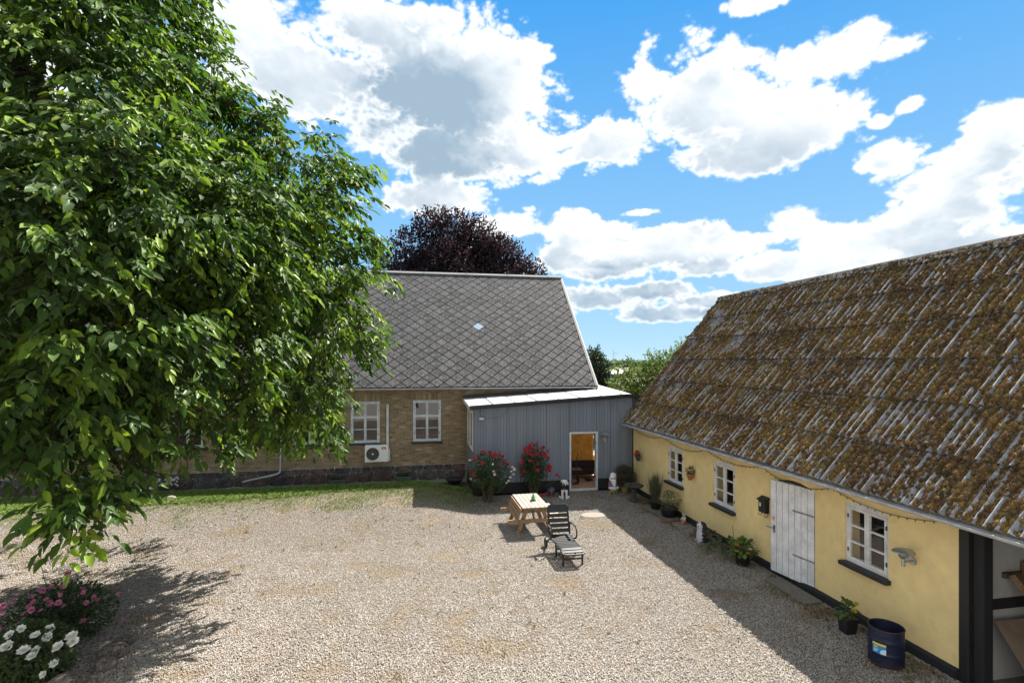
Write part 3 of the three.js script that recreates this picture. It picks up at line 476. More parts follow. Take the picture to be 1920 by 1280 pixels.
  let a = X0 - 0.16, k = 0; while (a < X1) { const b = Math.min(a + 0.78, X1 + 0.05), lim = a < 6.9; part('roof_sheet', strip(a, b - 0.012, 0.16, lim ? -2.27 : -3.9, (k % 2) * 0.006), MAT.felt, roof); if (b < X1) part('roof_seam', strip(b - 0.024, b + 0.012, 0.158, lim ? -2.26 : -3.88, 0.012), MAT.blackTrim, roof); a = b; k++; }
  const fas = (x0, x1, z0, z1) => { const P = [], I = [], n = 24; for (let i = 0; i <= n; i++) { const X = lerp(x0, x1, i / n); for (const [dy, z] of [[0.027, z0], [0.027, z1], [-0.11, z1], [-0.11, z0]]) P.push(X, topY(X) + 0.05 + dy - 0.008, z); } for (let i = 0; i < n; i++) for (let j = 0; j < 4; j++) { const q = i * 4 + j, w = i * 4 + (j + 1) % 4; I.push(q, q + 4, w, w, q + 4, w + 4); } I.push(0, 1, 2, 0, 2, 3); const e = n * 4; I.push(e, e + 2, e + 1, e, e + 3, e + 2); return cubeUV(geom(P, I)); };
  part('fascia', fas(X0 - 0.19, 8.4, 0.163, 0.19), MAT.blackTrim, roof);
  part('side_fascia', cubeUV(geom([X0 - 0.19, 2.93, 0.16, X0 - 0.19, 3.06, 0.16, X0 - 0.19, 3.05, -2.28, X0 - 0.19, 3.19, -2.28, X0 - 0.164, 2.93, 0.16, X0 - 0.164, 3.06, 0.16, X0 - 0.164, 3.05, -2.28, X0 - 0.164, 3.19, -2.28], [0, 1, 2, 1, 3, 2, 4, 6, 5, 5, 6, 7, 1, 5, 3, 3, 5, 7, 0, 2, 4, 2, 6, 4])), MAT.whitePaint, roof);
  part('flashing', bar([X0 - 0.18, 3.23, -2.2], [7.1, 3.54, -2.2], 0.1, 0.09), MAT.blackTrim, roof);
}

// ---------- yellow farmhouse ----------
const YH = thing('yellow_farmhouse', 'low yellow rendered farmhouse with mossy corrugated roof and black plinth', 'house', [7.74, 0, 0], -Math.PI / 2);
{ // local frame: x is the world's z, z points out of the front wall
  const S0 = -17.65, S1 = -6.28, hs = YH;
  const wins = [[-15.1, -14.15, 0.93, 2.02], [-12.6, -11.65, 0.9, 2.05], [-8.32, -7.42, 0.98, 2.09]], door = [-10.12, -9.04, 0.12, 2.12];
  const sh = shapeOf([[S0, 0], [S1, 0], [S1, 2.46], [S0, 2.46]]);
  for (const w of wins) sh.holes.push(new THREE.Path(shapeOf(archPts(...w, 0.06)).getPoints()));
  sh.holes.push(new THREE.Path(shapeOf(archPts(...door, 0.1)).getPoints()));
  part('front_wall', [extrude(sh, 0.32, { curveSegments: 8 }).translate(0, 0, -0.32)], MAT.yellow, hs);
  for (const w of wins) makeWindow(hs, w[0] + 0.004, w[1] - 0.004, w[2] + 0.004, w[3] - 0.004, { rows: [1 / 3, 1 / 3, 1 / 3], cols: 2, arch: 0.055, paint: MAT.whitePaint, sill: MAT.blackTrim, z: -0.06, gb: 0.03, cw: 0.05, hinges: true });
  // plinth in front of the wall
  const pl = (a, b) => { const P = [[0, 0], [0, 0.17], [0.035, 0.165], [0.055, 0.13], [0.06, 0]]; return cubeUV(new THREE.ExtrudeGeometry(shapeOf(P), { depth: b - a, bevelEnabled: false, steps: 30 }).rotateY(-Math.PI / 2).translate(b, 0, 0)); };
  const wob = (g) => { const p = g.attributes.position; for (let i = 0; i < p.count; i++) if (p.getZ(i) > 0.01 && p.getY(i) > 0.05) { p.setY(i, p.getY(i) + 0.025 * gn(p.getX(i) * 2.5, 3, 1)); p.setZ(i, p.getZ(i) + 0.012 * gn(p.getX(i) * 3, 8, 1)); } g.computeVertexNormals(); return g; };
  part('plinth', [wob(pl(S0 + 0.02, S1))], MAT.tar, hs);
  // closing walls
  const W = 7.6, RZ = -3.46, RY = 6.82, EY = 2.4, EZ = 0.34;
  const gb = (x, t) => cubeUV(new THREE.ExtrudeGeometry(shapeOf([[0.003, 0], [W - 0.4, 0], [W - 0.4, 2.4], [-RZ, RY - 0.18], [0.003, 2.55]]), { depth: t, bevelEnabled: false }).rotateY(Math.PI / 2).translate(x, 0, 0));
  part('far_gable', [gb(S0 + 0.03, 0.3)], MAT.yellow, hs);
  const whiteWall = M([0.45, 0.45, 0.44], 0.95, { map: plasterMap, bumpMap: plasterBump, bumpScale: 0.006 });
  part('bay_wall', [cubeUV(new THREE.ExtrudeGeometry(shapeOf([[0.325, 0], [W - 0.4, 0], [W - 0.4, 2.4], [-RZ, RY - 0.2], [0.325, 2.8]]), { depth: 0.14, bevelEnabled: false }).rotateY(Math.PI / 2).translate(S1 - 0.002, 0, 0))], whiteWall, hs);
  part('bay_beam', [bx(S1 + 0.13, S1 + 0.17, 1.06, 1.2, -W + 0.4, -0.3), bx(S1 + 0.13, S1 + 0.168, 0.1, 2.5, -2.3, -2.16)], MAT.tar, hs);
  part('rear_wall', [bx(S0 + 0.03, -0.6, 0, 2.45, -W + 0.1, -W + 0.4)], MAT.yellow, hs);
  part('near_gable', [gb(-0.9, 0.3)], MAT.yellow, hs);
  part('floor', [bx(S0 + 0.33, -0.95, 0.0, 0.04, -W + 0.4, -0.325)], MAT.concrete, hs);
  part('ceiling', [bx(S0 + 0.33, S1 - 0.01, 2.3, 2.36, -W + 0.4, -0.325)], MAT.dim, hs);
  // door
  const dr = sub('door', hs, [door[1] - 0.03, 0.12, -0.03]); dr.rotation.y = 0.17; dr.userData.label = 'white plank door standing slightly ajar';
  const n = 7, pw = 1.06 / n;
  for (let i = 0; i < n; i++) part('plank', rbox(pw - 0.012, 1.93, 0.035, -1.06 + pw * (i + 0.5), 0.975, 0.01, 0.005, 1), MAT.doorPaint, dr);
  part('backing', [bx(-1.05, -0.01, 0.02, 1.93, -0.03, -0.008)], MAT.doorPaint, dr);
  for (const y of [0.52, 1.42]) part('strap_hinge', [bx(-0.5, 0, y - 0.018, y + 0.018, 0.026, 0.033), ...[-0.45, -0.3, -0.15, -0.03].map((x) => new THREE.CylinderGeometry(0.012, 0.012, 0.012, 8).rotateX(Math.PI / 2).translate(x, y, 0.036))], M([0.55, 0.56, 0.56], 0.6, { map: fibreMap }), dr);
  part('handle', [tube([[-0.96, 0.93, 0.03], [-0.96, 0.93, 0.075], [-0.98, 0.93, 0.085], [-1.12, 0.93, 0.085]], 0.011, 14, 8), bx(-0.985, -0.935, 0.83, 0.99, 0.0285, 0.035)], M([0.2, 0.2, 0.21], 0.35, { metalness: 0.8 }), dr);
  { const c = document.createElement('canvas'); c.width = c.height = 64; const q = c.getContext('2d'); q.fillStyle = '#eee'; q.fillRect(0, 0, 64, 64); q.fillStyle = '#c21d1d'; q.fillRect(5, 5, 54, 26); q.fillRect(8, 38, 30, 20); q.fillStyle = '#222'; q.fillRect(42, 40, 16, 16); const t = new THREE.CanvasTexture(c); t.colorSpace = THREE.SRGBColorSpace; part('sticker', new THREE.PlaneGeometry(0.08, 0.09).translate(-0.98, 1.12, 0.0295), new THREE.MeshStandardMaterial({ map: t, roughness: 0.5 }), dr); }
  part('door_sill', [bx(door[0], door[1], 0.09, 0.12, -0.32, 0.05)], MAT.tar, hs);
  part('door_frame', [bx(door[0] + 0.001, door[0] + 0.05, 0.12, 2.03, -0.2, -0.09), bx(door[1] - 0.05, door[1] - 0.001, 0.12, 2.03, -0.2, -0.09), bx(door[0] + 0.05, door[1] - 0.05, 1.98, 2.03, -0.2, -0.09)], MAT.whitePaint, hs);
  // timber posts and head beam of the open bay
  part('post', [rbox(0.14, 2.42, 0.2, S1 + 0.072, 1.21, -0.09, 0.012, 1)], MAT.tarGloss, hs);
  part('post', [rbox(0.15, 2.42, 0.16, S1 + 0.222, 1.21, -0.14, 0.012, 1)], MAT.tar, hs);
  part('post', [rbox(0.16, 2.42, 0.2, -3.4, 1.21, -0.1, 0.012, 1)], MAT.tar, hs);
  part('head_beam', [bx(S1 + 0.3, -0.92, 2.28, 2.44, -0.2, -0.02)], MAT.tar, hs);
  // corrugated roof
  const run = EZ - RZ, rise = RY - EY, L = Math.hypot(run, rise), ang = Math.atan2(rise, run);
  const roof = sub('roof', hs, [0, EY, EZ]); roof.rotation.x = -(Math.PI / 2 - ang);
  const pitch = 0.146, per = 8, SW = pitch * per, rows = 6, RL = L / rows, amp = 0.03;
  const corr = (x) => amp * Math.cos(x / pitch * Math.PI * 2);
  const sheet = (seed, len) => {
    const P = [], I = [], U = [], nx = per * 8, ny = 8, o = (nx + 1) * (ny + 1);
    for (const t of [0, 1]) for (let j = 0; j <= ny; j++) for (let i = 0; i <= nx; i++) { const X = i / nx * (SW + pitch * 0.5), Y = j / ny * len; P.push(X, Y, corr(X) + 0.004 * gn(X * 3, Y * 2, seed * 7.7) + (1 - j / ny) * 0.045 - t * 0.014); U.push(X * 0.62 + seed * 0.29, Y * 0.62 + seed * 0.53); }
    const q = (j, i, t) => t * o + j * (nx + 1) + i;
    for (let j = 0; j < ny; j++) for (let i = 0; i < nx; i++) { I.push(q(j, i, 0), q(j, i + 1, 0), q(j + 1, i, 0), q(j + 1, i, 0), q(j, i + 1, 0), q(j + 1, i + 1, 0)); if (j === 0 || j === ny - 1) I.push(q(j, i, 1), q(j + 1, i, 1), q(j, i + 1, 1), q(j + 1, i, 1), q(j + 1, i + 1, 1), q(j, i + 1, 1)); }
    for (let i = 0; i < nx; i++) I.push(q(0, i, 1), q(0, i + 1, 1), q(0, i, 0), q(0, i, 0), q(0, i + 1, 1), q(0, i + 1, 0));
    for (let j = 0; j < ny; j++) for (const i of [0, nx]) I.push(q(j, i, 1), q(j, i, 0), q(j + 1, i, 1), q(j + 1, i, 1), q(j, i, 0), q(j + 1, i, 0));
    return geom(P, I, U);
  };
  const variants = [0, 1, 2, 3, 4].map((s) => sheet(s, RL + 0.1)), r = rng(61);
  const sm = [0.88, 1, 1.1].map((k) => M([0.5 * k, 0.5 * k, 0.52 * k], 0.85, { map: fibreMap, bumpMap: fibreMap, bumpScale: 0.004 }));
  const cols = Math.round((17.7 - 0.8) / SW);
  for (let j = 0; j < rows; j++) for (let i = 0; i < cols; i++) { const m = part('roof_sheet', variants[Math.floor(r() * 5)], sm[Math.floor(r() * 3)], roof); m.position.set(-17.72 + i * SW, j * RL - 0.03, 0.05 + (i % 2) * 0.004 + r() * 0.004); }
  part('roof_underlay', [bx(-17.7, -0.85, 0.05, L, -0.06, 0.0)], M([0.06, 0.05, 0.045], 0.95), roof);
  const capM = M([0.09, 0.085, 0.085], 0.95, { map: fibreMap, bumpMap: fibreMap, bumpScale: 0.006 });
  for (let i = 0; i < 14; i++) { const s = new THREE.Shape(); s.moveTo(-0.19, -0.215); s.lineTo(-0.03, -0.03); s.quadraticCurveTo(0, 0.01, 0.03, -0.03); s.lineTo(0.19, -0.215); s.lineTo(0.17, -0.225); s.lineTo(0, -0.04); s.lineTo(-0.17, -0.225); part('ridge_cap', [cubeUV(new THREE.ExtrudeGeometry(s, { depth: 1.23, bevelEnabled: false }).rotateY(Math.PI / 2).translate(-17.74 + i * 1.2, RY + 0.155 + (i % 2) * 0.008 + r() * 0.008, RZ))], capM, hs); }
  const rear = cubeUV(new THREE.BoxGeometry(16.85, L, 0.06)); part('rear_slope', rear.rotateX(Math.PI / 2 - ang).translate(-9.27, EY + Math.sin(ang) * L / 2, 2 * RZ - EZ + Math.cos(ang) * L / 2), M([0.16, 0.16, 0.165], 0.9, { map: fibreMap }), hs);
  // gutter
  const gs = new THREE.Shape(); gs.absarc(0, 0, 0.062, Math.PI, 0, false); gs.lineTo(0.068, 0.006); gs.lineTo(0.05, 0.004); gs.absarc(0, 0, 0.053, 0, Math.PI, true);
  const gl = new THREE.ExtrudeGeometry(gs, { depth: 16.7, bevelEnabled: false, curveSegments: 10 }).rotateY(Math.PI / 2);
  part('gutter', [cubeUV(gl.translate(-17.6, EY - 0.015, EZ + 0.085))], M([0.6, 0.61, 0.63], 0.5, { map: white }), hs);
  part('eave_board', [bx(-17.6, -0.9, EY - 0.1, EY - 0.005, EZ - 0.08, EZ - 0.05)], MAT.dim, hs);
  part('soffit', [bx(-17.6, -0.9, EY - 0.012, EY + 0.02, 0.001, EZ - 0.05)], MAT.dim, hs);
  // moss on the roof
  const items = [], P = [], I = [], tr = rng(66);
  { const core = new THREE.IcosahedronGeometry(0.8, 1), p = core.attributes.position; for (let i = 0; i < p.count; i++) { const x = p.getX(i), y = p.getY(i), z = p.getZ(i), k = 1 + 0.7 * gn(x * 3.1, y * 3.1, z * 3.1); P.push(x * k, y * k, z * k); I.push(i); }
    for (let k = 0; k < 46; k++) { const d = rdir(tr), s = rdir(tr).cross(d).normalize().multiplyScalar(0.16), l = 0.95 + 0.45 * tr(), b = P.length / 3; d.z = Math.abs(d.z); P.push(d.x * 0.6 + s.x, d.y * 0.6 + s.y, d.z * 0.6 + s.z, d.x * 0.6 - s.x, d.y * 0.6 - s.y, d.z * 0.6 - s.z, d.x * l, d.y * l, d.z * l); I.push(b, b + 1, b + 2); } }
  const tuft = geom(P, I);
  for (let k = 0; k < 260000 && items.length < 95000; k++) {
    const x = -17.72 + r() * 16.2, y = r() * L; if (x > -3.5 && r() < 0.6) continue;
    const ph = ((x + 17.72) % SW), ring = Math.cos(ph / pitch * Math.PI * 2);       // 1 on a crest, -1 in a valley
    const big = fbm(x * 0.7, y * 0.6, 4.2, 3), stripe = Math.floor((x + 17.72) / pitch + 0.5), st = gn(stripe * 0.73, y * 0.95, 9) + 0.6 * 0.9 * gn(stripe * 1.9 + 5, y * 4.2, 3), bare = fbm(x * 2.4, y * 1.1, 12.5, 3);
    if ((((y + 0.03) / RL) % 1) * RL > RL - 0.045) continue;
    const cover = 0.66 + 0.3 * big - 0.35 * sst(0.1, 0.45, bare) - 0.16 * sst(0.9, 0, y);
    const want = ring > 0.1 ? cover * sst(0.26, -0.12, st + 0.15 * sst(0.3, 1, ring)) * 0.85 : cover * (0.55 + 0.45 * sst(0.4, -0.1, st)) * 1.15;
    if (r() > want) continue;
    const s = 0.014 + 0.026 * r() * r() + 0.012 * r();
    const hue = sst(-0.1, 0.55, 0.5 * gn(x * 0.5, y * 0.7, 20) + 0.7 * gn(x * 4, y * 4, 21) + 0.1), c = vary(mixc(mixc([0.058, 0.035, 0.016], [0.18, 0.105, 0.038], r()), [0.235, 0.16, 0.036], hue * 0.65), r, 0.3);
    items.push([x, y, 0.056 + corr(ph) + 0.045 * (1 - (((y + 0.03) / RL) % 1) * RL / (RL + 0.1)) + s * 0.22, s, s * (1.1 + r() * 0.9), s * (0.55 + r() * 0.4), (r() - 0.5) * 0.6, (r() - 0.5) * 0.6, r() * 0.8 - 0.4, ...c]);
  }
  for (let k = 0; k < 2600; k++) { const x = -17.7 + r() * 16, y = L - 0.2 + r() * 0.24; if (gn(x * 2.2, y * 5, 30) < -0.12) continue; const s = 0.012 + 0.02 * r(); items.push([x, y, 0.118 + s * 0.1, s, s * 1.4, s * 0.6, 0, 0, r() * 6, ...vary(r() < 0.4 ? [0.3, 0.29, 0.27] : [0.14, 0.095, 0.045], r, 0.35)]); }
  inst('roof_moss', tuft, M([1, 1, 1], 1), items, roof);
}

// ---------- big leafy tree by the yard ----------
{
  const lobes = [[-5.22,11.12,-11.68,1.48],[-4.05,9.88,-11.96,1.28],[-2.41,8.26,-12.16,1.62],[-2.01,6.46,-12.39,1.55],[-1.62,5.25,-12.01,1.22],[-2.31,3.89,-11.63,1.11],[-2.75,3.53,-13.23,.95],[-5.23,9.11,-9.64,1.71],[-4.13,6.99,-8.93,1.69],[-3.22,6.67,-10.28,1.63],[-4.43,5.15,-8.17,1.38],[-3.33,4.92,-9.59,1.33],[-4.8,6.41,-8.03,1.34],[-3.03,3.57,-10.55,.74],[-3.47,3.41,-9,.62],[-3.97,3.2,-8.08,.6],[-4.72,3.3,-7.72,.6],[-4.05,2.72,-7.4,.4],[-4.91,4.11,-7.65,.8],[-4.45,4.15,-7.87,.9],[-3.85,4.11,-8.47,.84],[-4.1,3.51,-13.81,1.17],[-5.51,3.32,-14.79,1.36],[-7.51,3.32,-15.17,1.5],[-8.78,3.5,-14.9,1.57],[-5.84,9.34,-13.83,2.27],[-3.76,8.22,-13.94,1.97],[-3.24,5.86,-13.85,1.83],[-7.98,7.94,-13.73,2.78],[-5.61,6,-13.28,2.18],[-7.32,5.22,-12.58,2.22],[-6.92,7.44,-8.95,1.81],[-6.01,4.57,-8.06,1.3],[-5.81,11.82,-10.26,1.91],[-5.74,12.71,-11.78,1.69],[-8.22,11.46,-10.72,2.27],[-11.07,7.8,-13.8,3.01],[-10.04,4.33,-13.1,2.44],[-5.95,15.25,-11.82,2.12],[-8.63,14.94,-11.82,2.42],[-6.6,9.3,-9.85,1.3],[-7.6,8.6,-10.4,1.5]];
  const t = thing('walnut_tree', 'large glossy-leaved green tree filling the left of the view', 'tree', [-8.4, 0, -11.2]);
  const r = rng(71), O = V(-8.4, 0, -11.2), wood = [], twigs = [], leaves = [];
  const loc = (x, y, z) => [x - O.x, y - O.y, z - O.z];
  part('trunk', [limb([[0, -0.1, 0], [0.05, 1.2, 0.02], [0.1, 2.6, 0], [0.35, 4.6, -0.1]], 0.42, 0.3, 16, 12), limb([[0.3, 4.2, -0.1], [0.6, 7, -0.3], [0.9, 10, -0.5], [1.4, 13.5, -0.6]], 0.26, 0.07, 14, 9)], MAT.bark, t);
  for (const [x, y, z, R] of lobes) {
    const e = loc(x, y, z), h = clamp(y * 0.55, 2.2, 9), s = h > 4.4 ? [0.35 + (h - 4.4) * 0.1, h, -0.15 - (h - 4.4) * 0.05] : [0.1, h, 0], m = [(s[0] + e[0]) / 2 + (r() - 0.5) * 0.5, (s[1] + e[1]) / 2 + 0.5, (s[2] + e[2]) / 2 + (r() - 0.5) * 0.5];
    wood.push(limb([s, m, e], 0.06 + 0.02 * R, 0.02, 8, 6));
    const n = Math.round(14 + 12 * R * R);
    for (let k = 0; k < n; k++) {
      const d = rdir(r), q = R * Math.pow(r(), 0.38), tip = V(e[0] + d.x * q, e[1] + d.y * q * 0.92, e[2] + d.z * q), root = V(e[0] + d.x * q * 0.35, e[1] + d.y * q * 0.3 - 0.05, e[2] + d.z * q * 0.35);
      if (k % 2 === 0) twigs.push(limb([root.toArray(), root.clone().lerp(tip, 0.5).add(V(0, 0.08, 0)).toArray(), tip.toArray()], 0.014, 0.005, 4, 4));
    }
    const near = Math.hypot(x, y - 4.6, z) < 11.5 ? 1.2 : 0.8, sprays = Math.round((46 * near * (R ** 2) * 3.3 + 40) * (R < 0.45 ? 1.1 : y < 3.7 ? (z < -12.4 && x > -4.5 ? 1.5 : z < -12.4 ? 0.26 : 0.34) : x > -5.3 && y > 5.5 ? 1.75 : 1.1));
    let cd = null, cq = 0, cc = null;
    for (let k = 0; k < sprays; k++) {
      if (k % 6 === 0) { cd = rdir(r); cq = R * Math.pow(r(), 0.3) * (0.88 + 0.2 * r()); cc = V(e[0] + cd.x * cq, e[1] + cd.y * cq * 0.92, e[2] + cd.z * cq); }
      const d = rdir(r).multiplyScalar(0.8).add(cd).normalize(), c = cc.clone().add(V((r() + r() - 1) * 0.3, (r() + r() - 1) * 0.22, (r() + r() - 1) * 0.3));
      const out = d.clone().setY(d.y * 0.3 - 0.25).normalize(), side = V(-out.z, 0, out.x).normalize(), nl = 4 + Math.floor(r() * 4), tone = r();
      const base = tone < 0.2 ? [0.17, 0.265, 0.016] : tone < 0.62 ? [0.064, 0.128, 0.01] : [0.036, 0.078, 0.009];
      for (let j = 0; j < nl; j++) {
        const u = j / (nl - 1), p = c.clone().addScaledVector(out, u * 0.27).add(V(0, -u * u * 0.1, 0)), sgn = j === nl - 1 ? 0 : j % 2 ? 1 : -1;
        const dir = out.clone().multiplyScalar(0.6 + 0.4 * u).addScaledVector(side, sgn * (0.75 - 0.3 * u)).add(V((r() - 0.5) * 0.8, -0.1 - r() * 0.7, (r() - 0.5) * 0.8)).normalize();
        const nn = V((r() - 0.5) * 1.7, 0.85, (r() - 0.5) * 1.7).addScaledVector(d, 0.3).normalize(), l = (0.12 + 0.085 * r()) * (j === nl - 1 ? 1.15 : 1);
        leaves.push({ p, d: dir, n: nn, l, w: l * (0.4 + r() * 0.1), c: vary(base, r, 0.2), s: Math.hypot(p.x + O.x, p.y - 4.6, p.z + O.z) + (p.x + O.x < -7 ? 50 : 0) });
      }
    }
  }
  part('limbs', wood, MAT.bark, t); part('twigs', twigs, MAT.bark, t, 'stuff');
  leaves.sort((a, b) => a.s - b.s);
  const one = leafGeo([{ p: V(0, 0, 0), d: V(0, 1, 0), n: V(0, 0, 1), l: 1, w: 0.45, c: [1, 1, 1] }], 0.16, 0.22);
  const lm = [[0.125, 0.205, 0.013], [0.064, 0.128, 0.01], [0.036, 0.08, 0.009]].map((c) => { const m = MAT.leaf.clone(); m.color.setRGB(...c); return m; });
  const bas = new THREE.Matrix4();
  for (const L of leaves.slice(0, 300)) { const m = part('leaf', one, lm[L.c[1] > 0.17 ? 0 : L.c[1] > 0.09 ? 1 : 2], t); const d = L.d.clone().normalize(), s = new THREE.Vector3().crossVectors(d, L.n).normalize(), n = new THREE.Vector3().crossVectors(s, d); bas.makeBasis(s, d, n); m.quaternion.setFromRotationMatrix(bas); m.position.copy(L.p); m.scale.setScalar(L.l); }
  part('crown', leafGeo(leaves.slice(300), 0.16, 0.22), MAT.leaf, t, 'stuff');
  console.log('walnut leaves', leaves.length);
}

// ---------- trees and shrubs behind the houses ----------
// lobes [x, y, z, r] relative to the trunk
function tree(name, label, pos, lobes, o) {
  const t = thing(name, label, 'tree', pos, 0, o.group), r = rng(o.seed), list = [], wood = [limb([[0, -0.1, 0], [0.05, o.h * 0.3, 0], [0, o.h * 0.62, 0.05]], o.r, o.r * 0.55, 8, 8)];
  for (const [x, y, z, R] of lobes) {
    wood.push(limb([[0, Math.min(o.h * 0.55, y * 0.6), 0], [x * 0.5, y * 0.8, z * 0.5], [x, y + R * 0.5, z]], o.r * 0.4, 0.02, 6, 5));
    for (let k = 0; k < o.n * R * R; k++) {
      const d = rdir(r), q = R * Math.pow(r(), 0.35), b = V(x + d.x * q, y + d.y * q, z + d.z * q), up = d.clone().add(V(0, o.up ?? 0, 0)).normalize();
      for (let j = 0; j < 5; j++) { const p = b.clone().addScaledVector(up, j * o.leaf * 0.6); list.push({ p, d: rdir(r).addScaledVector(up, 0.8), n: rdir(r).add(V(0, 0.6, 0)), l: o.leaf * (0.7 + 0.6 * r()), w: o.leaf * 0.55, c: vary(o.c[Math.floor(r() * o.c.length)], r, 0.25) }); }
    }
  }
  part('trunk', wood, MAT.bark, t); part('crown', leafGeo(list, 0.1, 0.2), MAT.leaf, t, 'stuff'); return t;
}
{
  const r = rng(81), L = []; for (let k = 0; k < 60; k++) { const a = r() * 6.28, q = Math.sqrt(r()) * 5; L.push([Math.cos(a) * q, 11.2 - q * q * 0.13 + (r() - 0.75) * 2.4, Math.sin(a) * q * 0.7, 1.0 + r() * 0.7]); }
  L.push([-0.8, 12.9, 0, 1.5], [-2.0, 13.1, 0, 1.2], [-3.6, 11.9, 0, 1.1], [0.9, 12.6, 0, 1.3], [2.5, 11.6, 0, 1.2], [4.4, 10, 0, 1.0], [-5.2, 10.6, 0, 0.9]);
  tree('copper_beech', 'dark purple copper beech rising behind the slate roof', [3.4, 0, -35], L, { seed: 82, h: 11, r: 0.4, n: 185, leaf: 0.2, up: 0.6, c: [[0.03, 0.014, 0.018], [0.04, 0.018, 0.02], [0.022, 0.012, 0.017]] });
}
tree('garden_tree', 'loose light green tree beyond the lean-to roof', [12.4, 0, -25.2], [[-1.75, 3.2, 0, 0.75], [-0.9, 3.5, 0, 0.85], [0, 3.9, 0.2, 0.85], [0.9, 4.2, 0, 0.85], [1.8, 4.8, 0, 0.8], [-2.0, 2.2, 0.3, 0.8], [-0.9, 2.4, 0.6, 1.0], [0.3, 2.8, 0.8, 1.1], [1.6, 3.6, 0, 1.0], [-2.2, 4.25, 0, 0.22], [-1.5, 4.35, 0, 0.2], [-0.3, 4.7, 0, 0.25]], { seed: 91, h: 4.5, r: 0.12, n: 420, leaf: 0.13, up: 0.5, c: [[0.1, 0.16, 0.03], [0.06, 0.11, 0.022], [0.15, 0.21, 0.045]] });
tree('dark_spruce', 'dark narrow evergreen beside the slate roof verge', [10.35, 0, -28.8], [[-0.2, 5.0, 0, 0.25], [-0.1, 4.6, 0, 0.4], [0.1, 4.1, 0, 0.6], [0.1, 3.4, 0, 0.8], [0.2, 2.6, 0, 1.0], [0.4, 1.8, 0.2, 1.15], [-0.6, 1.8, 0, 1.1], [-0.5, 3.2, 0, 0.6]], { seed: 92, h: 5, r: 0.14, n: 620, leaf: 0.14, up: 0.7, c: [[0.016, 0.036, 0.016], [0.024, 0.046, 0.018]] });
tree('hedge_bush', 'low green bush beside the dark evergreen', [12.0, 0, -29.5], [[0, 1.2, 0, 1.1], [1.4, 1.2, 0, 1.1], [-1.0, 1.3, 0, 0.9]], { seed: 93, h: 2, r: 0.08, n: 330, leaf: 0.15, up: 0.3, c: [[0.075, 0.12, 0.03], [0.05, 0.085, 0.028]] });
{ // far woods, one mass
  const r = rng(95), items = []; for (let k = 0; k < 2600; k++) { const a = -0.9 + r() * 2.2, d = 380 + r() * 120, s = 2.3 + r() * 1.3; items.push([Math.sin(a) * d, s * 0.35, -Math.cos(a) * d, s * 1.3, s * (0.7 + r() * 0.5), s * 1.3, 0, r() * 6, 0, 0.03 + r() * 0.015, 0.06 + r() * 0.02, 0.02 + r() * 0.012]); }
  const g = new THREE.IcosahedronGeometry(1, 4), p = g.attributes.position; for (let i = 0; i < p.count; i++) { const k = 1 + 0.3 * gn(p.getX(i) * 7, p.getY(i) * 7, p.getZ(i) * 7) + 0.3 * gn(p.getX(i) * 3, p.getY(i) * 3, p.getZ(i) * 3); p.setXYZ(i, p.getX(i) * k, p.getY(i) * k, p.getZ(i) * k); } g.computeVertexNormals();
  inst('far_woods', g, M([1, 1, 1], 1), items, scene, 'distant wood along the horizon', 'woods');
  const b = thing('far_shed', 'low white-roofed shed far off in the fields', 'shed', [53.1, 0, -132.4], 0.1); part('wall', box(4, 1.2, 3, 0, 0.6, 0), MAT.dim, b); part('roof', [extrude(shapeOf([[-1.7, 0], [1.7, 0], [0, 1.1]]), 4.3).rotateY(Math.PI / 2).translate(-2.15, 1.2, 0)], M([0.5, 0.52, 0.55], 0.5), b);
  const w = thing('wind_turbine', 'tiny white wind turbine on the horizon', 'turbine', [137, 0, -345]); part('tower', [new THREE.CylinderGeometry(0.16, 0.3, 10, 8).translate(0, 5, 0)], MAT.whitePaint, w);
  for (let k = 0; k < 3; k++) part('blade', [box(0.22, 2.6, 0.1, 0, 1.3, 0.3).rotateZ(k * 2.094 + 0.4).translate(0, 10, 0)], MAT.whitePaint, w);
}

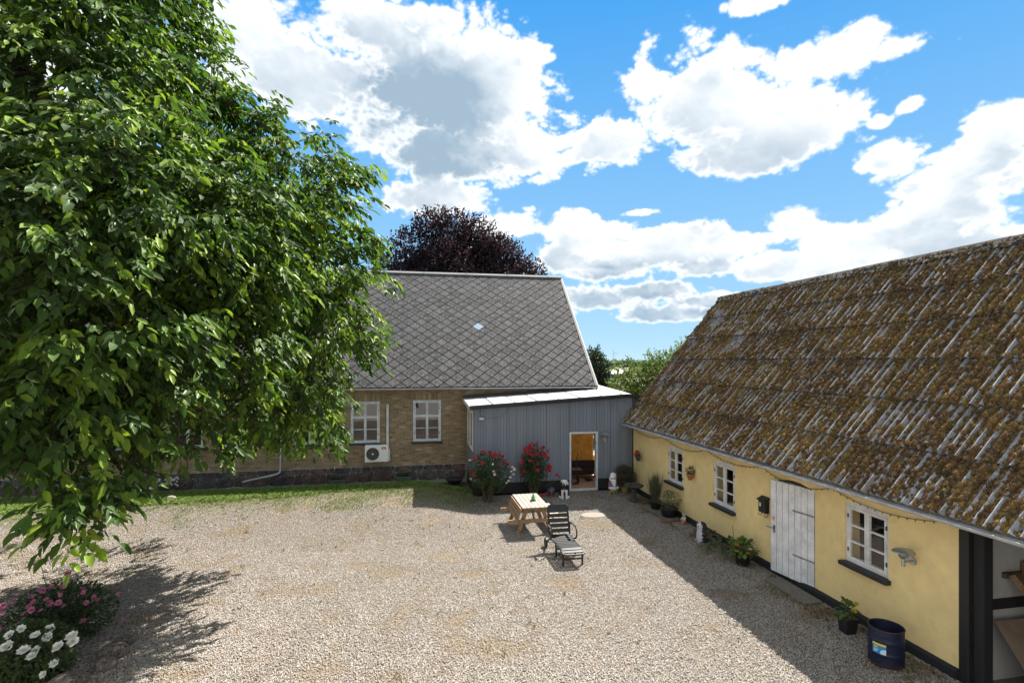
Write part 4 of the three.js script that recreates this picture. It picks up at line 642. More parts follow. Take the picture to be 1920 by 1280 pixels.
// ---------- flowering shrubs ----------
function bloomGeo(rad, cin, cout, seed) {
  const r = rng(seed), list = [];
  for (const [n, k, tilt, y] of [[8, 1, 0.22, 0], [7, 0.82, 0.6, 0.1], [6, 0.6, 0.95, 0.16], [4, 0.4, 1.3, 0.2]]) for (let i = 0; i < n; i++) { const a = i / n * 6.283 + r(), d = V(Math.cos(a) * Math.cos(tilt), Math.sin(tilt), Math.sin(a) * Math.cos(tilt)); list.push({ p: V(0, y * rad, 0), d, n: V(-Math.cos(a) * Math.sin(tilt), Math.cos(tilt), -Math.sin(a) * Math.sin(tilt)), l: rad * k * 1.1, w: rad * k * 0.95, c: mixc(cin, cout, k * (0.7 + 0.3 * r())) }); }
  return leafGeo(list, -0.2, 0.12);
}
function roseBush(name, label, pos, o) {
  const t = thing(name, label, 'rose bush', pos, 0, o.group), r = rng(o.seed), leaves = [], stems = [];
  for (let k = 0; k < o.stems; k++) { const a = r() * 6.28, q = Math.sqrt(r()), e = [Math.cos(a) * q * o.rx * 0.85, o.h * (0.55 + 0.4 * r()), Math.sin(a) * q * o.rz * 0.85]; stems.push(limb([[Math.cos(a) * 0.12, 0, Math.sin(a) * 0.12], [e[0] * 0.45, e[1] * 0.5, e[2] * 0.45], e], 0.014, 0.006, 6, 5)); }
  part('stems', stems, M(o.stem ?? [0.09, 0.07, 0.035], 0.9), t, 'stuff');
  for (let k = 0; k < o.n; k++) {
    const d = rdir(r), q = Math.pow(r(), 0.42), y = o.cy + d.y * q * o.ry; if (y < 0.02) continue;
    const p = V(d.x * q * o.rx, y, d.z * q * o.rz), lump = gn(p.x * 3.2 + 9, p.y * 3.2, p.z * 3.2); if (lump < -0.14 && q > 0.55) continue;
    leaves.push({ p, d: d.clone().multiplyScalar(0.7).add(V((r() - 0.5), -0.1 + (r() - 0.5), (r() - 0.5))), n: V((r() - 0.5), 0.8, (r() - 0.5)).addScaledVector(d, 0.4), l: o.leaf * (0.7 + 0.6 * r()), w: o.leaf * 0.6, c: vary(o.c[Math.floor(r() * o.c.length)], r, 0.25) });
  }
  part('foliage', leafGeo(leaves, 0.12, 0.2), MAT.leaf, t, 'stuff');
  for (const bl of o.blooms) {
    const gs = [0, 1, 2].map((i) => bloomGeo(bl.r, bl.in, bl.out, o.seed + i));
    const spots = bl.spots ?? []; if (spots.length) part('bloom_stems', spots.map(([x, y, z]) => limb([[x * 0.45, Math.min(o.cy * 0.7, y * 0.5), z * 0.45], [x * 0.75, y * 0.7, z * 0.8], [x, y, z]], 0.008, 0.004, 6, 5)), M([0.07, 0.1, 0.03], 0.9), t, 'stuff'); for (let k = spots.length; k < bl.n; k++) { let d = rdir(r); if (d.z < -0.1) d.z *= -0.6; if (d.y < -0.35) d.y *= -1; d.normalize(); const f = 0.92 + 0.2 * r(); spots.push([d.x * o.rx * f, Math.max(0.1, o.cy + d.y * o.ry * f), d.z * o.rz * f]); }
    for (const [x, y, z] of spots) { const m = part('bloom', gs[Math.floor(r() * 3)], MAT.petal, t); m.position.set(x, y, z); m.rotation.set(0.3 + r() * 0.8, r() * 6.28, (r() - 0.5) * 0.6); m.scale.setScalar(0.75 + 0.5 * r()); }
  }
  return t;
}
const green = [[0.06, 0.1, 0.03], [0.08, 0.125, 0.035], [0.045, 0.08, 0.028]], RED = { r: 0.062, in: [0.4, 0.006, 0.012], out: [0.55, 0.012, 0.025] };
roseBush('red_rose_bush', 'tall red rose bush at the corner of the grey lean-to', [2.45, 0, -17.05], { seed: 101, n: 2600, rx: 0.68, ry: 0.62, rz: 0.55, cy: 1.0, h: 1.4, leaf: 0.075, stems: 34, c: green, group: 'red roses along the grey lean-to', blooms: [{ ...RED, n: 17 }, { r: 0.05, in: [0.75, 0.7, 0.45], out: [0.8, 0.78, 0.66], n: 12, spots: [[0.72, 1.0, 0.2], [0.8, 0.9, 0.2], [0.78, 1.12, 0.1], [0.68, 0.82, 0.25], [0.62, 0.72, 0.3], [0.83, 1.06, 0.15], [0.55, 0.66, 0.3], [0.1, 1.1, 0.5], [0.12, 1.0, 0.52]] }] });
roseBush('red_rose_bush', 'upright red rose bush behind the picnic table, full of blooms', [4.05, 0, -17.4], { seed: 111, n: 2100, rx: 0.5, ry: 0.72, rz: 0.4, cy: 1.02, h: 1.7, leaf: 0.075, stems: 22, c: green, group: 'red roses along the grey lean-to', blooms: [{ ...RED, n: 42, spots: [[0.75, 0.75, 0.15], [0.82, 0.68, 0.15], [0.5, 0.12, 0.35], [0.35, 0.2, 0.4], [-0.1, 1.82, 0.05], [-0.02, 1.75, 0.1], [0.15, 0.15, 0.5], [0.45, 1.55, 0.1]] }] });
roseBush('pink_rose_bush', 'pink rose bush in the stone-edged bed at lower left', [-5.65, 0, -9.9], { seed: 121, n: 5200, rx: 0.78, ry: 0.46, rz: 0.62, cy: 0.46, h: 0.8, leaf: 0.06, stems: 30, c: [[0.055, 0.09, 0.028], [0.04, 0.07, 0.025]], blooms: [{ r: 0.045, in: [0.42, 0.09, 0.2], out: [0.58, 0.2, 0.34], n: 46, spots: [[0.1, 1.1, 0], [-0.35, 1.25, -0.1], [0.12, 1.05, 0.05], [1.0, 0.35, 0.2], [0.9, 0.75, 0.1]] }] });
roseBush('white_rose_bush', 'white rose bush with large blooms at the bottom left corner', [-5.5, 0, -8.8], { seed: 131, n: 5600, rx: 0.7, ry: 0.42, rz: 0.5, cy: 0.36, h: 0.65, leaf: 0.065, stems: 24, c: [[0.075, 0.115, 0.032], [0.055, 0.09, 0.028]], blooms: [{ r: 0.07, in: [0.78, 0.77, 0.6], out: [0.86, 0.86, 0.84], n: 26 }] });
{ const r = rng(141); for (const [x, z, s, lab] of [[-4.6, -9.6, 0.16, 'rounded stone at the far end of the rose bed edging'], [-4.55, -9.25, 0.2, 'brown stone second from the far end of the rose bed edging'], [-4.5, -8.9, 0.15, 'smallest stone of the rose bed edging'], [-4.75, -8.45, 0.22, 'largest stone at the near end of the rose bed edging']]) { const g = new THREE.IcosahedronGeometry(s, 3), p = g.attributes.position; for (let i = 0; i < p.count; i++) { const k = 1 + 0.35 * gn(p.getX(i) * 4 + x * 9, p.getY(i) * 4, p.getZ(i) * 4 + z); p.setXYZ(i, p.getX(i) * k, p.getY(i) * k * 0.7, p.getZ(i) * k); } g.computeVertexNormals(); cubeUV(g); const o = new THREE.Mesh(g, M([0.34, 0.28, 0.24], 0.95, { map: slateMap, bumpMap: slateMap, bumpScale: 0.01 })); o.name = numbered('edging_stone'); o.position.set(x, s * 0.35, z); scene.add(o); tag(o, lab, 'stone', 'stones edging the rose bed'); } }
{ const g = new THREE.IcosahedronGeometry(0.11, 2); cubeUV(g); g.scale(1.3, 0.7, 1); const o = new THREE.Mesh(g, M([0.5, 0.46, 0.43], 0.9, { map: slateMap })); o.name = numbered('field_stone'); o.position.set(-7.2, 0.42, -17.75); scene.add(o); tag(o, 'single pale stone lying in the grass strip', 'stone'); }

// ---------- pots and small plants ----------
function potPlant(name, label, pos, pot, potMat, plant, group) {
  const t = thing(name, label, 'potted plant', pos, 0, group); part('pot', pot, potMat, t); part('soil', [new THREE.CircleGeometry(plant.soilR, 16).rotateX(-Math.PI / 2).translate(0, plant.soilY, 0)], MAT.soil, t);
  const r = rng(plant.seed), list = []; const H = plant.soilY;
  for (let k = 0; k < plant.n; k++) {
    if (plant.blade) { const a = r() * 6.28, s = r() * plant.spread, d = V(Math.cos(a) * s, 1, Math.sin(a) * s).normalize(); list.push({ p: V((r() - 0.5) * plant.soilR, H, (r() - 0.5) * plant.soilR), d, n: V(Math.cos(a), 0.2, Math.sin(a)), l: plant.h * (0.5 + 0.5 * r()), w: plant.leaf, c: vary(plant.c[Math.floor(r() * plant.c.length)], r, 0.25) }); }
    else { const d = rdir(r), q = Math.pow(r(), 0.4), p = V(d.x * q * plant.rx, H + plant.h * 0.5 + d.y * q * plant.h * 0.5, d.z * q * plant.rx); list.push({ p, d: d.clone().add(V(0, 0.1, 0)), n: V((r() - 0.5), 1, (r() - 0.5)), l: plant.leaf * (0.7 + 0.6 * r()), w: plant.leaf * (plant.lw ?? 0.6), c: vary(plant.c[Math.floor(r() * plant.c.length)], r, 0.25) }); }
  }
  part('foliage', leafGeo(list, 0.2, 0.15), MAT.leaf, t, 'stuff');
  const st = []; for (let k = 0; k < 5; k++) { const a = k * 1.3; st.push(limb([[0, H - 0.03, 0], [Math.cos(a) * 0.04, H + plant.h * 0.3, Math.sin(a) * 0.04], [Math.cos(a) * 0.09, H + plant.h * 0.6, Math.sin(a) * 0.09]], 0.006, 0.003, 4, 4)); } part('stems', st, M([0.08, 0.1, 0.03], 0.9), t);
  for (const f of plant.flowers ?? []) { const g = bloomGeo(f.r, f.in, f.out, plant.seed); for (const p of f.at) { const m = part('bloom', g, MAT.petal, t); m.position.set(...p); m.rotation.set(0.4, r() * 6, 0.2); } }
  return t;
}
const roundPot = (r0, r1, h) => [lathe([[0.001, 0], [r0, 0], [lerp(r0, r1, 0.85), h * 0.85], [r1 * 1.06, h * 0.86], [r1 * 1.06, h], [r1 * 0.95, h], [r1 * 0.92, h * 0.86], [0.001, h * 0.84]], 20)];
const sq = (r0, r1, h) => [new THREE.CylinderGeometry(r1 * 1.3, r0 * 1.3, h, 4, 1).rotateY(Math.PI / 4).translate(0, h / 2, 0), new THREE.CylinderGeometry(r1 * 1.4, r1 * 1.4, 0.03, 4, 1).rotateY(Math.PI / 4).translate(0, h - 0.012, 0)].map((g) => g.toNonIndexed()).map((g) => { g.computeVertexNormals(); return cubeUV(g); });
potPlant('lavender_pot', 'tall wispy lavender in a dark pot beside the bird bath', [7.36, 0.06, -15.15], roundPot(0.13, 0.18, 0.26), MAT.potBlack, { seed: 201, n: 420, blade: true, spread: 0.62, h: 0.95, leaf: 0.012, soilR: 0.16, soilY: 0.22, c: [[0.12, 0.13, 0.08], [0.16, 0.16, 0.09], [0.08, 0.1, 0.05]] });
potPlant('herb_pot', 'bushy grey-green herb in a wide black tub by the yellow wall', [7.4, 0.06, -14.35], roundPot(0.2, 0.24, 0.26), MAT.potBlack, { seed: 202, n: 900, rx: 0.34, h: 0.5, leaf: 0.06, lw: 0.3, soilR: 0.22, soilY: 0.22, c: [[0.12, 0.145, 0.08], [0.085, 0.11, 0.06]] });
potPlant('nasturtium_pot', 'orange-flowered nasturtium in a black pot left of the white door', [7.32, 0, -10.72], roundPot(0.13, 0.17, 0.26), MAT.potBlack, { seed: 203, n: 150, rx: 0.27, h: 0.32, leaf: 0.1, lw: 0.95, soilR: 0.19, soilY: 0.24, c: [[0.1, 0.18, 0.03], [0.075, 0.14, 0.03], [0.16, 0.22, 0.04]], flowers: [{ r: 0.05, in: [0.6, 0.2, 0.01], out: [0.7, 0.28, 0.01], at: [[-0.22, 0.5, 0.1], [-0.26, 0.38, 0.16], [-0.05, 0.35, 0.26]] }] });
{ const t = thing('nasturtium_clump', 'nasturtium leaves trailing on the ground beside the black pot', 'plant', [7.3, 0, -11.45]), r = rng(204), l = []; for (let k = 0; k < 80; k++) { const a = r() * 6.28, q = Math.sqrt(r()); l.push({ p: V(Math.cos(a) * q * 0.28, 0.06 + r() * 0.34, Math.sin(a) * q * 0.5), d: V(Math.cos(a), 0.1, Math.sin(a)), n: V((r() - 0.5), 1, (r() - 0.5)), l: 0.11, w: 0.11, c: vary([0.08, 0.13, 0.03], r, 0.3) }); } part('foliage', leafGeo(l), MAT.leaf, t, 'stuff'); part('stake', [new THREE.CylinderGeometry(0.006, 0.008, 0.75, 6).rotateZ(0.1).translate(0.15, 0.37, 0.2)], MAT.woodDark, t); part('stems', [0, 1, 2, 3, 4].map((k) => limb([[0, 0, 0], [0.1 * Math.cos(k * 1.3), 0.12, 0.2 * Math.sin(k * 1.3)], [0.2 * Math.cos(k * 1.3), 0.2, 0.35 * Math.sin(k * 1.3)]], 0.006, 0.003, 4, 4)), M([0.08, 0.12, 0.03], 0.9), t); const g = bloomGeo(0.05, [0.35, 0.02, 0.02], [0.45, 0.05, 0.03], 3); for (const p of [[-0.15, 0.33, -0.3], [0, 0.4, -0.38]]) { const m = part('bloom', g, MAT.petal, t); m.position.set(...p); } }
potPlant('squash_pot', 'small leafy plant with yellow flowers in a square black pot near the barrel', [7.24, 0, -7.72], sq(0.09, 0.12, 0.27), MAT.potBlack, { seed: 205, n: 46, rx: 0.12, h: 0.3, leaf: 0.1, lw: 0.75, soilR: 0.11, soilY: 0.25, c: [[0.07, 0.13, 0.03], [0.1, 0.16, 0.035]], flowers: [{ r: 0.05, in: [0.5, 0.35, 0.02], out: [0.6, 0.45, 0.03], at: [[0.1, 0.5, 0.06], [-0.02, 0.44, 0.14]] }] });
potPlant('straw_bush_pot', 'round dry brown bush in a small yellow pot in the corner', [7.28, 0, -17.35], roundPot(0.1, 0.14, 0.26), M([0.5, 0.4, 0.13], 0.8, { map: white }), { seed: 206, n: 1900, rx: 0.36, h: 0.72, leaf: 0.08, lw: 0.28, soilR: 0.13, soilY: 0.22, c: [[0.1, 0.085, 0.045], [0.07, 0.075, 0.035], [0.13, 0.1, 0.06]] });
{ const t = potPlant('wall_flower_pot', 'grey wall pot of red flowers near the corner of the yellow wall', [7.6, 1.2, -16.9], roundPot(0.07, 0.1, 0.19), M([0.06, 0.07, 0.09], 0.5), { seed: 207, n: 40, rx: 0.1, h: 0.14, leaf: 0.05, soilR: 0.09, soilY: 0.17, c: green, flowers: [{ r: 0.06, in: [0.6, 0.05, 0.03], out: [0.65, 0.1, 0.06], at: [[-0.04, 0.28, 0.03], [-0.09, 0.24, 0.05], [0.03, 0.26, 0.06], [-0.05, 0.24, 0.1], [-0.12, 0.22, -0.02], [0.0, 0.31, -0.03]] }] }); t.rotation.z = 0.22; part('bracket', [tube([[0.14, 0.1, 0], [0.11, 0.13, 0], [0.09, 0.14, 0]], 0.008, 6, 6)], MAT.blackTrim, t); }
{ const t = potPlant('wall_clay_pot', 'terracotta wall pot with a green plant between two windows', [7.62, 1.28, -13.54], [lathe([[0.001, 0], [0.05, 0], [0.09, 0.1], [0.11, 0.18], [0.1, 0.18], [0.001, 0.15]], 18)], MAT.terracotta, { seed: 208, n: 90, rx: 0.1, h: 0.2, leaf: 0.06, soilR: 0.1, soilY: 0.165, c: green, flowers: [{ r: 0.025, in: [0.5, 0.08, 0.1], out: [0.6, 0.15, 0.15], at: [[0, 0.36, 0.05], [-0.05, 0.34, 0]] }] }); part('bracket', [tube([[0.13, 0.1, 0], [0.1, 0.12, 0], [0.08, 0.12, 0]], 0.008, 6, 6)], MAT.blackTrim, t); }
for (const [x, z, label] of [[-2.6, -19.72, 'green slatted planter box below the heat pump, left of two'], [-0.3, -19.85, 'green slatted planter box below the right-hand window']]) {
  const t = thing('planter_box', label, 'planter', [x, 0.035, z], 0, 'slatted planters along the brick house'), m = M([0.13, 0.15, 0.125], 0.8, { map: woodMap }), r = rng(Math.round(x * 10) + 400);
  for (let k = 0; k < 5; k++) { part('slat', rbox(0.56, 0.062, 0.02, 0, 0.04 + k * 0.07, 0.21, 0.004, 1), m, t); for (const s of [-1, 1]) part('slat', rbox(0.02, 0.062, 0.38, s * 0.27, 0.04 + k * 0.07, 0.005, 0.004, 1), m, t); }
  for (const sx of [-1, 1]) for (const sz of [-1, 1]) part('post', rbox(0.045, 0.37, 0.045, sx * 0.235, 0.185, 0.005 + sz * 0.165, 0.004, 1), m, t);
  part('soil', box(0.5, 0.03, 0.36, 0, 0.32, 0.005), MAT.soil, t); const l = []; for (let k = 0; k < 260; k++) { const a = r() * 6.28; l.push({ p: V((r() - 0.5) * 0.46, 0.33 + r() * 0.08, (r() - 0.5) * 0.32), d: V(Math.cos(a), 0.6, Math.sin(a)), n: V(0, 1, 0.2), l: 0.06, w: 0.035, c: vary([0.06, 0.09, 0.03], r, 0.3) }); } part('foliage', leafGeo(l), MAT.leaf, t, 'stuff');
}
{ const t = thing('stone_bowl', 'low dark bowl in the shaded corner by the brick wall', 'bowl', [1.55, 0.04, -19.6]); part('bowl', [lathe([[0.001, 0.02], [0.14, 0], [0.3, 0.16], [0.33, 0.2], [0.3, 0.2], [0.12, 0.06], [0.001, 0.05]], 22)], M([0.06, 0.06, 0.06], 0.8, { map: slateMap }), t); part('water', [new THREE.CircleGeometry(0.28, 20).rotateX(-Math.PI / 2).translate(0, 0.165, 0)], M([0.05, 0.055, 0.06], 0.08), t); }
{ const t = thing('black_tub', 'dark tub standing in the grass below the downpipe outlet', 'tub', [-5.95, 0.01, -19.1]); part('tub', roundPot(0.26, 0.32, 0.27), MAT.potBlack, t); part('rim', [new THREE.TorusGeometry(0.33, 0.014, 8, 28).rotateX(Math.PI / 2).translate(0, 0.275, 0)], M([0.4, 0.42, 0.44], 0.5), t); }
{ const t = thing('white_flower_clump', 'clump of tiny white flowers against the stone plinth', 'flowers', [-8.1, 0.01, -19.75]), r = rng(411), l = [], g = bloomGeo(0.035, [0.75, 0.75, 0.7], [0.85, 0.85, 0.83], 5); for (let k = 0; k < 240; k++) { const d = rdir(r); l.push({ p: V(d.x * 0.3, 0.25 + d.y * 0.22, d.z * 0.15), d: rdir(r), n: V(0, 1, 0.3), l: 0.06, w: 0.03, c: vary([0.06, 0.1, 0.03], r, 0.3) }); } part('foliage', leafGeo(l), MAT.leaf, t, 'stuff'); for (let k = 0; k < 34; k++) { const m = part('bloom', g, MAT.petal, t); m.position.set((r() - 0.5) * 0.75, 0.36 + r() * 0.3, 0.05 + r() * 0.15); m.rotation.set(0.8 + r() * 0.5, r() * 6, 0); } part('stems', [0, 1, 2, 3, 4, 5].map((k) => limb([[(k - 2.5) * 0.03, 0, 0], [(k - 2.5) * 0.06, 0.2, 0.05], [(k - 2.5) * 0.12, 0.5, 0.1]], 0.005, 0.003, 4, 4)), M([0.08, 0.12, 0.03], 0.9), t); }

// ---------- things on and by the walls ----------
{ // heat pump
  const t = thing('heat_pump', 'white heat pump unit with dark round fan on the brick wall', 'heat pump', [-1.25, 0.9, -20.16]);
  const body = M([0.72, 0.73, 0.72], 0.45);
  part('casing', [rbox(0.84, 0.6, 0.28, 0, 0.32, 0.24, 0.02, 2)], body, t);
  const fan = sub('fan', t, [-0.14, 0.32, 0.385]);
  part('well', [new THREE.CylinderGeometry(0.225, 0.225, 0.012, 36).rotateX(Math.PI / 2)], M([0.035, 0.037, 0.04], 0.5), fan);
  const rings = []; for (let k = 1; k <= 7; k++) rings.push(new THREE.TorusGeometry(0.032 * k, 0.0045, 5, 32).translate(0, 0, 0.018)); for (let k = 0; k < 12; k++) rings.push(box(0.19, 0.006, 0.006, 0.125, 0, 0.016).rotateZ(k * Math.PI / 6));
  part('grille', rings, M([0.09, 0.095, 0.1], 0.5), fan); part('hub', [new THREE.CylinderGeometry(0.034, 0.034, 0.014, 20).rotateX(Math.PI / 2).translate(0, 0, 0.022)], body, fan);
  const c = document.createElement('canvas'); c.width = 128; c.height = 72; const q = c.getContext('2d'); q.fillStyle = '#b5121f'; q.fillRect(0, 0, 128, 72); q.fillStyle = '#fff'; q.font = 'bold 46px sans-serif'; q.textAlign = 'center'; q.textBaseline = 'middle'; q.fillText('TCL', 64, 38);
  const tx = new THREE.CanvasTexture(c); tx.colorSpace = THREE.SRGBColorSpace; part('badge', new THREE.PlaneGeometry(0.16, 0.09).translate(0.25, 0.52, 0.3825), new THREE.MeshStandardMaterial({ map: tx, roughness: 0.4 }), t);
  part('service_panel', [rbox(0.05, 0.42, 0.1, 0.435, 0.24, 0.2, 0.01, 1)], body, t);
  part('feet', [box(0.05, 0.02, 0.34, -0.26, 0.012, 0.23), box(0.05, 0.02, 0.34, 0.26, 0.012, 0.23)], MAT.blackTrim, t);
  part('wall_bracket', [bx(-0.4, 0.4, -0.02, 0.02, 0.0, 0.04), bx(-0.3, -0.26, -0.02, 0.0, 0, 0.4), bx(0.26, 0.3, -0.02, 0.0, 0, 0.4)], MAT.galv, t);
  part('pipe_cover', [rbox(0.085, 1.6, 0.07, 0.37, 1.22, 0.045, 0.012, 1), rbox(0.1, 0.1, 0.085, 0.37, 2.03, 0.05, 0.015, 1)], MAT.coolPaint, t);
}
function wallLamp(label, pos, turn, s) {
  const t = thing('wall_lamp', label, 'wall lamp', pos, turn);
  const sc = (g) => g.scale(s, s, s);
  part('back_plate', [sc(new THREE.CylinderGeometry(0.075, 0.075, 0.03, 24).rotateX(Math.PI / 2).translate(0, 0, 0.017))], MAT.galv, t);
  part('arm', [sc(tube([[0, 0, 0.03], [0, 0.0, 0.1], [0, 0.0, 0.18], [0, 0.015, 0.22]], 0.018, 14, 10)), sc(new THREE.CylinderGeometry(0.038, 0.034, 0.15, 18).translate(0, -0.01, 0.22))], MAT.galv, t);
  part('cup', [sc(lathe([[0.03, 0.05], [0.07, 0.08], [0.085, 0.13], [0.08, 0.13], [0.03, 0.07]], 24).translate(0, 0, 0.22))], MAT.galv, t);
  part('glass', [sc(new THREE.CylinderGeometry(0.06, 0.06, 0.08, 20, 1, true).translate(0, 0.15, 0.22))], M([0.75, 0.75, 0.7], 0.2, { physical: true, transmission: 0.6, thickness: 0 }), t);
  part('louvre', [sc(new THREE.TorusGeometry(0.085, 0.009, 8, 28).rotateX(Math.PI / 2).translate(0, 0.165, 0.22)), sc(new THREE.TorusGeometry(0.095, 0.009, 8, 28).rotateX(Math.PI / 2).translate(0, 0.185, 0.22))], MAT.blackTrim, t);
  part('shade', [sc(lathe([[0.19, 0.185], [0.192, 0.19], [0.15, 0.225], [0.07, 0.25], [0.001, 0.258], [0.001, 0.25], [0.07, 0.24], [0.15, 0.212], [0.19, 0.185]], 32).translate(0, 0, 0.22))], MAT.galv, t);
  return t;
}
wallLamp('round galvanised wall lamp near the end of the yellow wall', [7.735, 1.46, -6.98], -Math.PI / 2, 0.82);
wallLamp('small grey wall lamp right of the open doorway', [6.68, 1.84, -17.87], 0, 0.95);
{ const t = thing('mailbox', 'black metal mailbox on the yellow wall beside the door', 'mailbox', [7.73, 1.22, -10.48], -Math.PI / 2); t.scale.setScalar(0.86);
  part('box', [rbox(0.27, 0.36, 0.12, 0, 0.2, 0.07, 0.01, 1)], MAT.plasticBlack, t); part('lid', [extrude(shapeOf([[0.005, 0.38], [0.17, 0.33], [0.17, 0.355], [0.005, 0.43]]), 0.3).rotateY(-Math.PI / 2).translate(0.15, 0, 0)], MAT.plasticBlack, t); part('name_card', [box(0.06, 0.1, 0.004, -0.06, 0.22, 0.132)], MAT.whitePaint, t); part('newspaper_tray', [tube([[-0.12, 0.02, 0.04], [-0.12, -0.06, 0.05], [-0.12, -0.06, 0.13], [-0.12, 0.0, 0.14]], 0.007, 10, 6), tube([[0.12, 0.02, 0.04], [0.12, -0.06, 0.05], [0.12, -0.06, 0.13], [0.12, 0.0, 0.14]], 0.007, 10, 6)], MAT.plasticBlack, t); }
{ // string of little lights under the eave
  const t = thing('string_lights', 'string of tiny lights sagging under the farmhouse eave', 'string lights', [0, 0, 0]), pts = [], bulbs = [], r = rng(301);
  const hooks = [-17.6, -15.3, -12.9, -10.6, -8.6, -6.5]; for (let i = 0; i < hooks.length - 1; i++) for (let k = 0; k < 14; k++) { const u = k / 14, z = lerp(hooks[i], hooks[i + 1], u); pts.push([7.715, 2.22 - (0.14 + 0.04 * (i % 2)) * 4 * u * (1 - u), z]); } pts.push([7.715, 2.22, -6.5]);
  for (let k = 0; k < 75; k++) { const z = -17.5 + k * 0.147, i = hooks.findIndex((h, n) => z >= h && z < hooks[n + 1]); if (i < 0) continue; const u = (z - hooks[i]) / (hooks[i + 1] - hooks[i]); bulbs.push(new THREE.SphereGeometry(0.012, 6, 5).scale(0.8, 1.6, 0.8).translate(7.712 - r() * 0.012, 2.203 - (0.14 + 0.04 * (i % 2)) * 4 * u * (1 - u), z)); }
  part('wire', tube(pts, 0.005, 150, 5), M([0.05, 0.04, 0.025], 0.7), t); part('bulbs', bulbs, M([0.2, 0.14, 0.07], 0.4), t, 'stuff');
  part('hooks', hooks.map((z) => box(0.04, 0.012, 0.012, 7.725, 2.22, z)), MAT.blackTrim, t, 'stuff');
}
{ const t = thing('security_light', 'small white floodlight under the lean-to roof corner', 'floodlight', [2.32, 2.62, -17.87]); part('lamp_head', [rbox(0.15, 0.07, 0.06, 0, 0.03, 0.09, 0.01, 1).rotateX(0.15)], MAT.whitePaint, t); part('bracket', [box(0.03, 0.03, 0.08, 0, 0.03, 0.035)], MAT.blackTrim, t); part('cable', [tube([[-0.02, 0.06, 0.01], [-0.04, 0.2, 0.01], [-0.03, 0.36, 0.01]], 0.005, 10, 5), tube([[0.03, 0.06, 0.01], [0.4, 0.02, 0.01], [0.75, 0.12, 0.01], [0.95, 0.36, 0.01]], 0.004, 16, 5)], MAT.blackTrim, t); }
{ // blue barrel
  const t = thing('blue_barrel', 'open dark blue oil barrel with a yellow and blue sticker', 'barrel', [7.1, 0, -6.85]);
  const blue = M([0.008, 0.014, 0.05], 0.5, { map: white, bumpMap: fineBump, bumpScale: 0.004 }), P = [[0.001, 0.01], [0.22, 0.012]]; for (let i = 0; i <= 30; i++) { const y = 0.02 + i / 30 * 0.54, b = Math.exp(-(((y - 0.2) / 0.016) ** 2)) + Math.exp(-(((y - 0.39) / 0.016) ** 2)); P.push([0.232 + 0.009 * b, y]); }
  part('drum', [lathe([...P, [0.226, 0.56], [0.224, 0.03], [0.001, 0.028]], 40)], blue, t);
  part('rim', [new THREE.TorusGeometry(0.232, 0.01, 8, 40).rotateX(Math.PI / 2).translate(0, 0.563, 0)], M([0.09, 0.05, 0.04], 0.7, { map: fibreMap }), t);
  part('rust_band', [new THREE.CylinderGeometry(0.2345, 0.2345, 0.05, 40, 1, true).translate(0, 0.045, 0)], M([0.06, 0.03, 0.03], 0.85, { map: fibreMap }), t);
  part('ash', [new THREE.CircleGeometry(0.222, 30).rotateX(-Math.PI / 2).translate(0, 0.3, 0)], M([0.03, 0.022, 0.018], 1), t);
  const c = document.createElement('canvas'); c.width = 128; c.height = 128; const q = c.getContext('2d'); q.fillStyle = '#2f86c4'; q.fillRect(0, 0, 128, 128); q.fillStyle = '#e4c93c'; q.fillRect(0, 0, 128, 26); q.fillStyle = '#bfe0ee'; q.beginPath(); q.moveTo(128, 60); q.quadraticCurveTo(60, 70, 80, 128); q.lineTo(128, 128); q.fill(); q.fillStyle = '#e4c93c'; q.fillRect(12, 44, 40, 16); q.fillStyle = '#fff'; for (let k = 0; k < 4; k++) q.fillRect(12, 76 + k * 11, 50 - k * 7, 4);
  const tx = new THREE.CanvasTexture(c); tx.colorSpace = THREE.SRGBColorSpace; part('sticker', new THREE.CylinderGeometry(0.2445, 0.2445, 0.15, 10, 1, true, -1.55, 0.75).translate(0, 0.295, 0), new THREE.MeshStandardMaterial({ map: tx, roughness: 0.5 }), t);
}
{ const o = new THREE.Mesh(rbox(0.4, 0.07, 1.16, 0, 0.03, 0, 0.01, 1), MAT.concrete); o.name = numbered('doorstep_slab'); o.position.set(7.42, 0, -9.28); scene.add(o); tag(o, 'grey concrete slab lying before the white plank door', 'doorstep'); }
{ const o = new THREE.Mesh(lathe([[0.001, 0.018], [0.3, 0.018], [0.33, 0.012], [0.34, -0.02]], 30), M([0.25, 0.24, 0.22], 0.9, { map: speckMap })); o.geometry.scale(1.15, 1, 0.8); o.name = numbered('well_cover'); o.position.set(5.3, 0.008, -15.0); scene.add(o); tag(o, 'pale round concrete cover set flush in the gravel', 'cover'); }
{ const t = thing('kerb_ledge', 'low curved concrete ledge under the two pots by the yellow wall', 'ledge', [7.4, 0, -14.75]); const s = new THREE.Shape(); s.moveTo(-0.85, 0.3); s.lineTo(0.85, 0.3); s.lineTo(0.8, -0.1); s.quadraticCurveTo(0, -0.42, -0.8, -0.1); part('ledge', [extrude(s, 0.06).rotateX(-Math.PI / 2).rotateY(Math.PI / 2).rotateY(Math.PI)], MAT.concrete, t); t.rotation.y = Math.PI; }
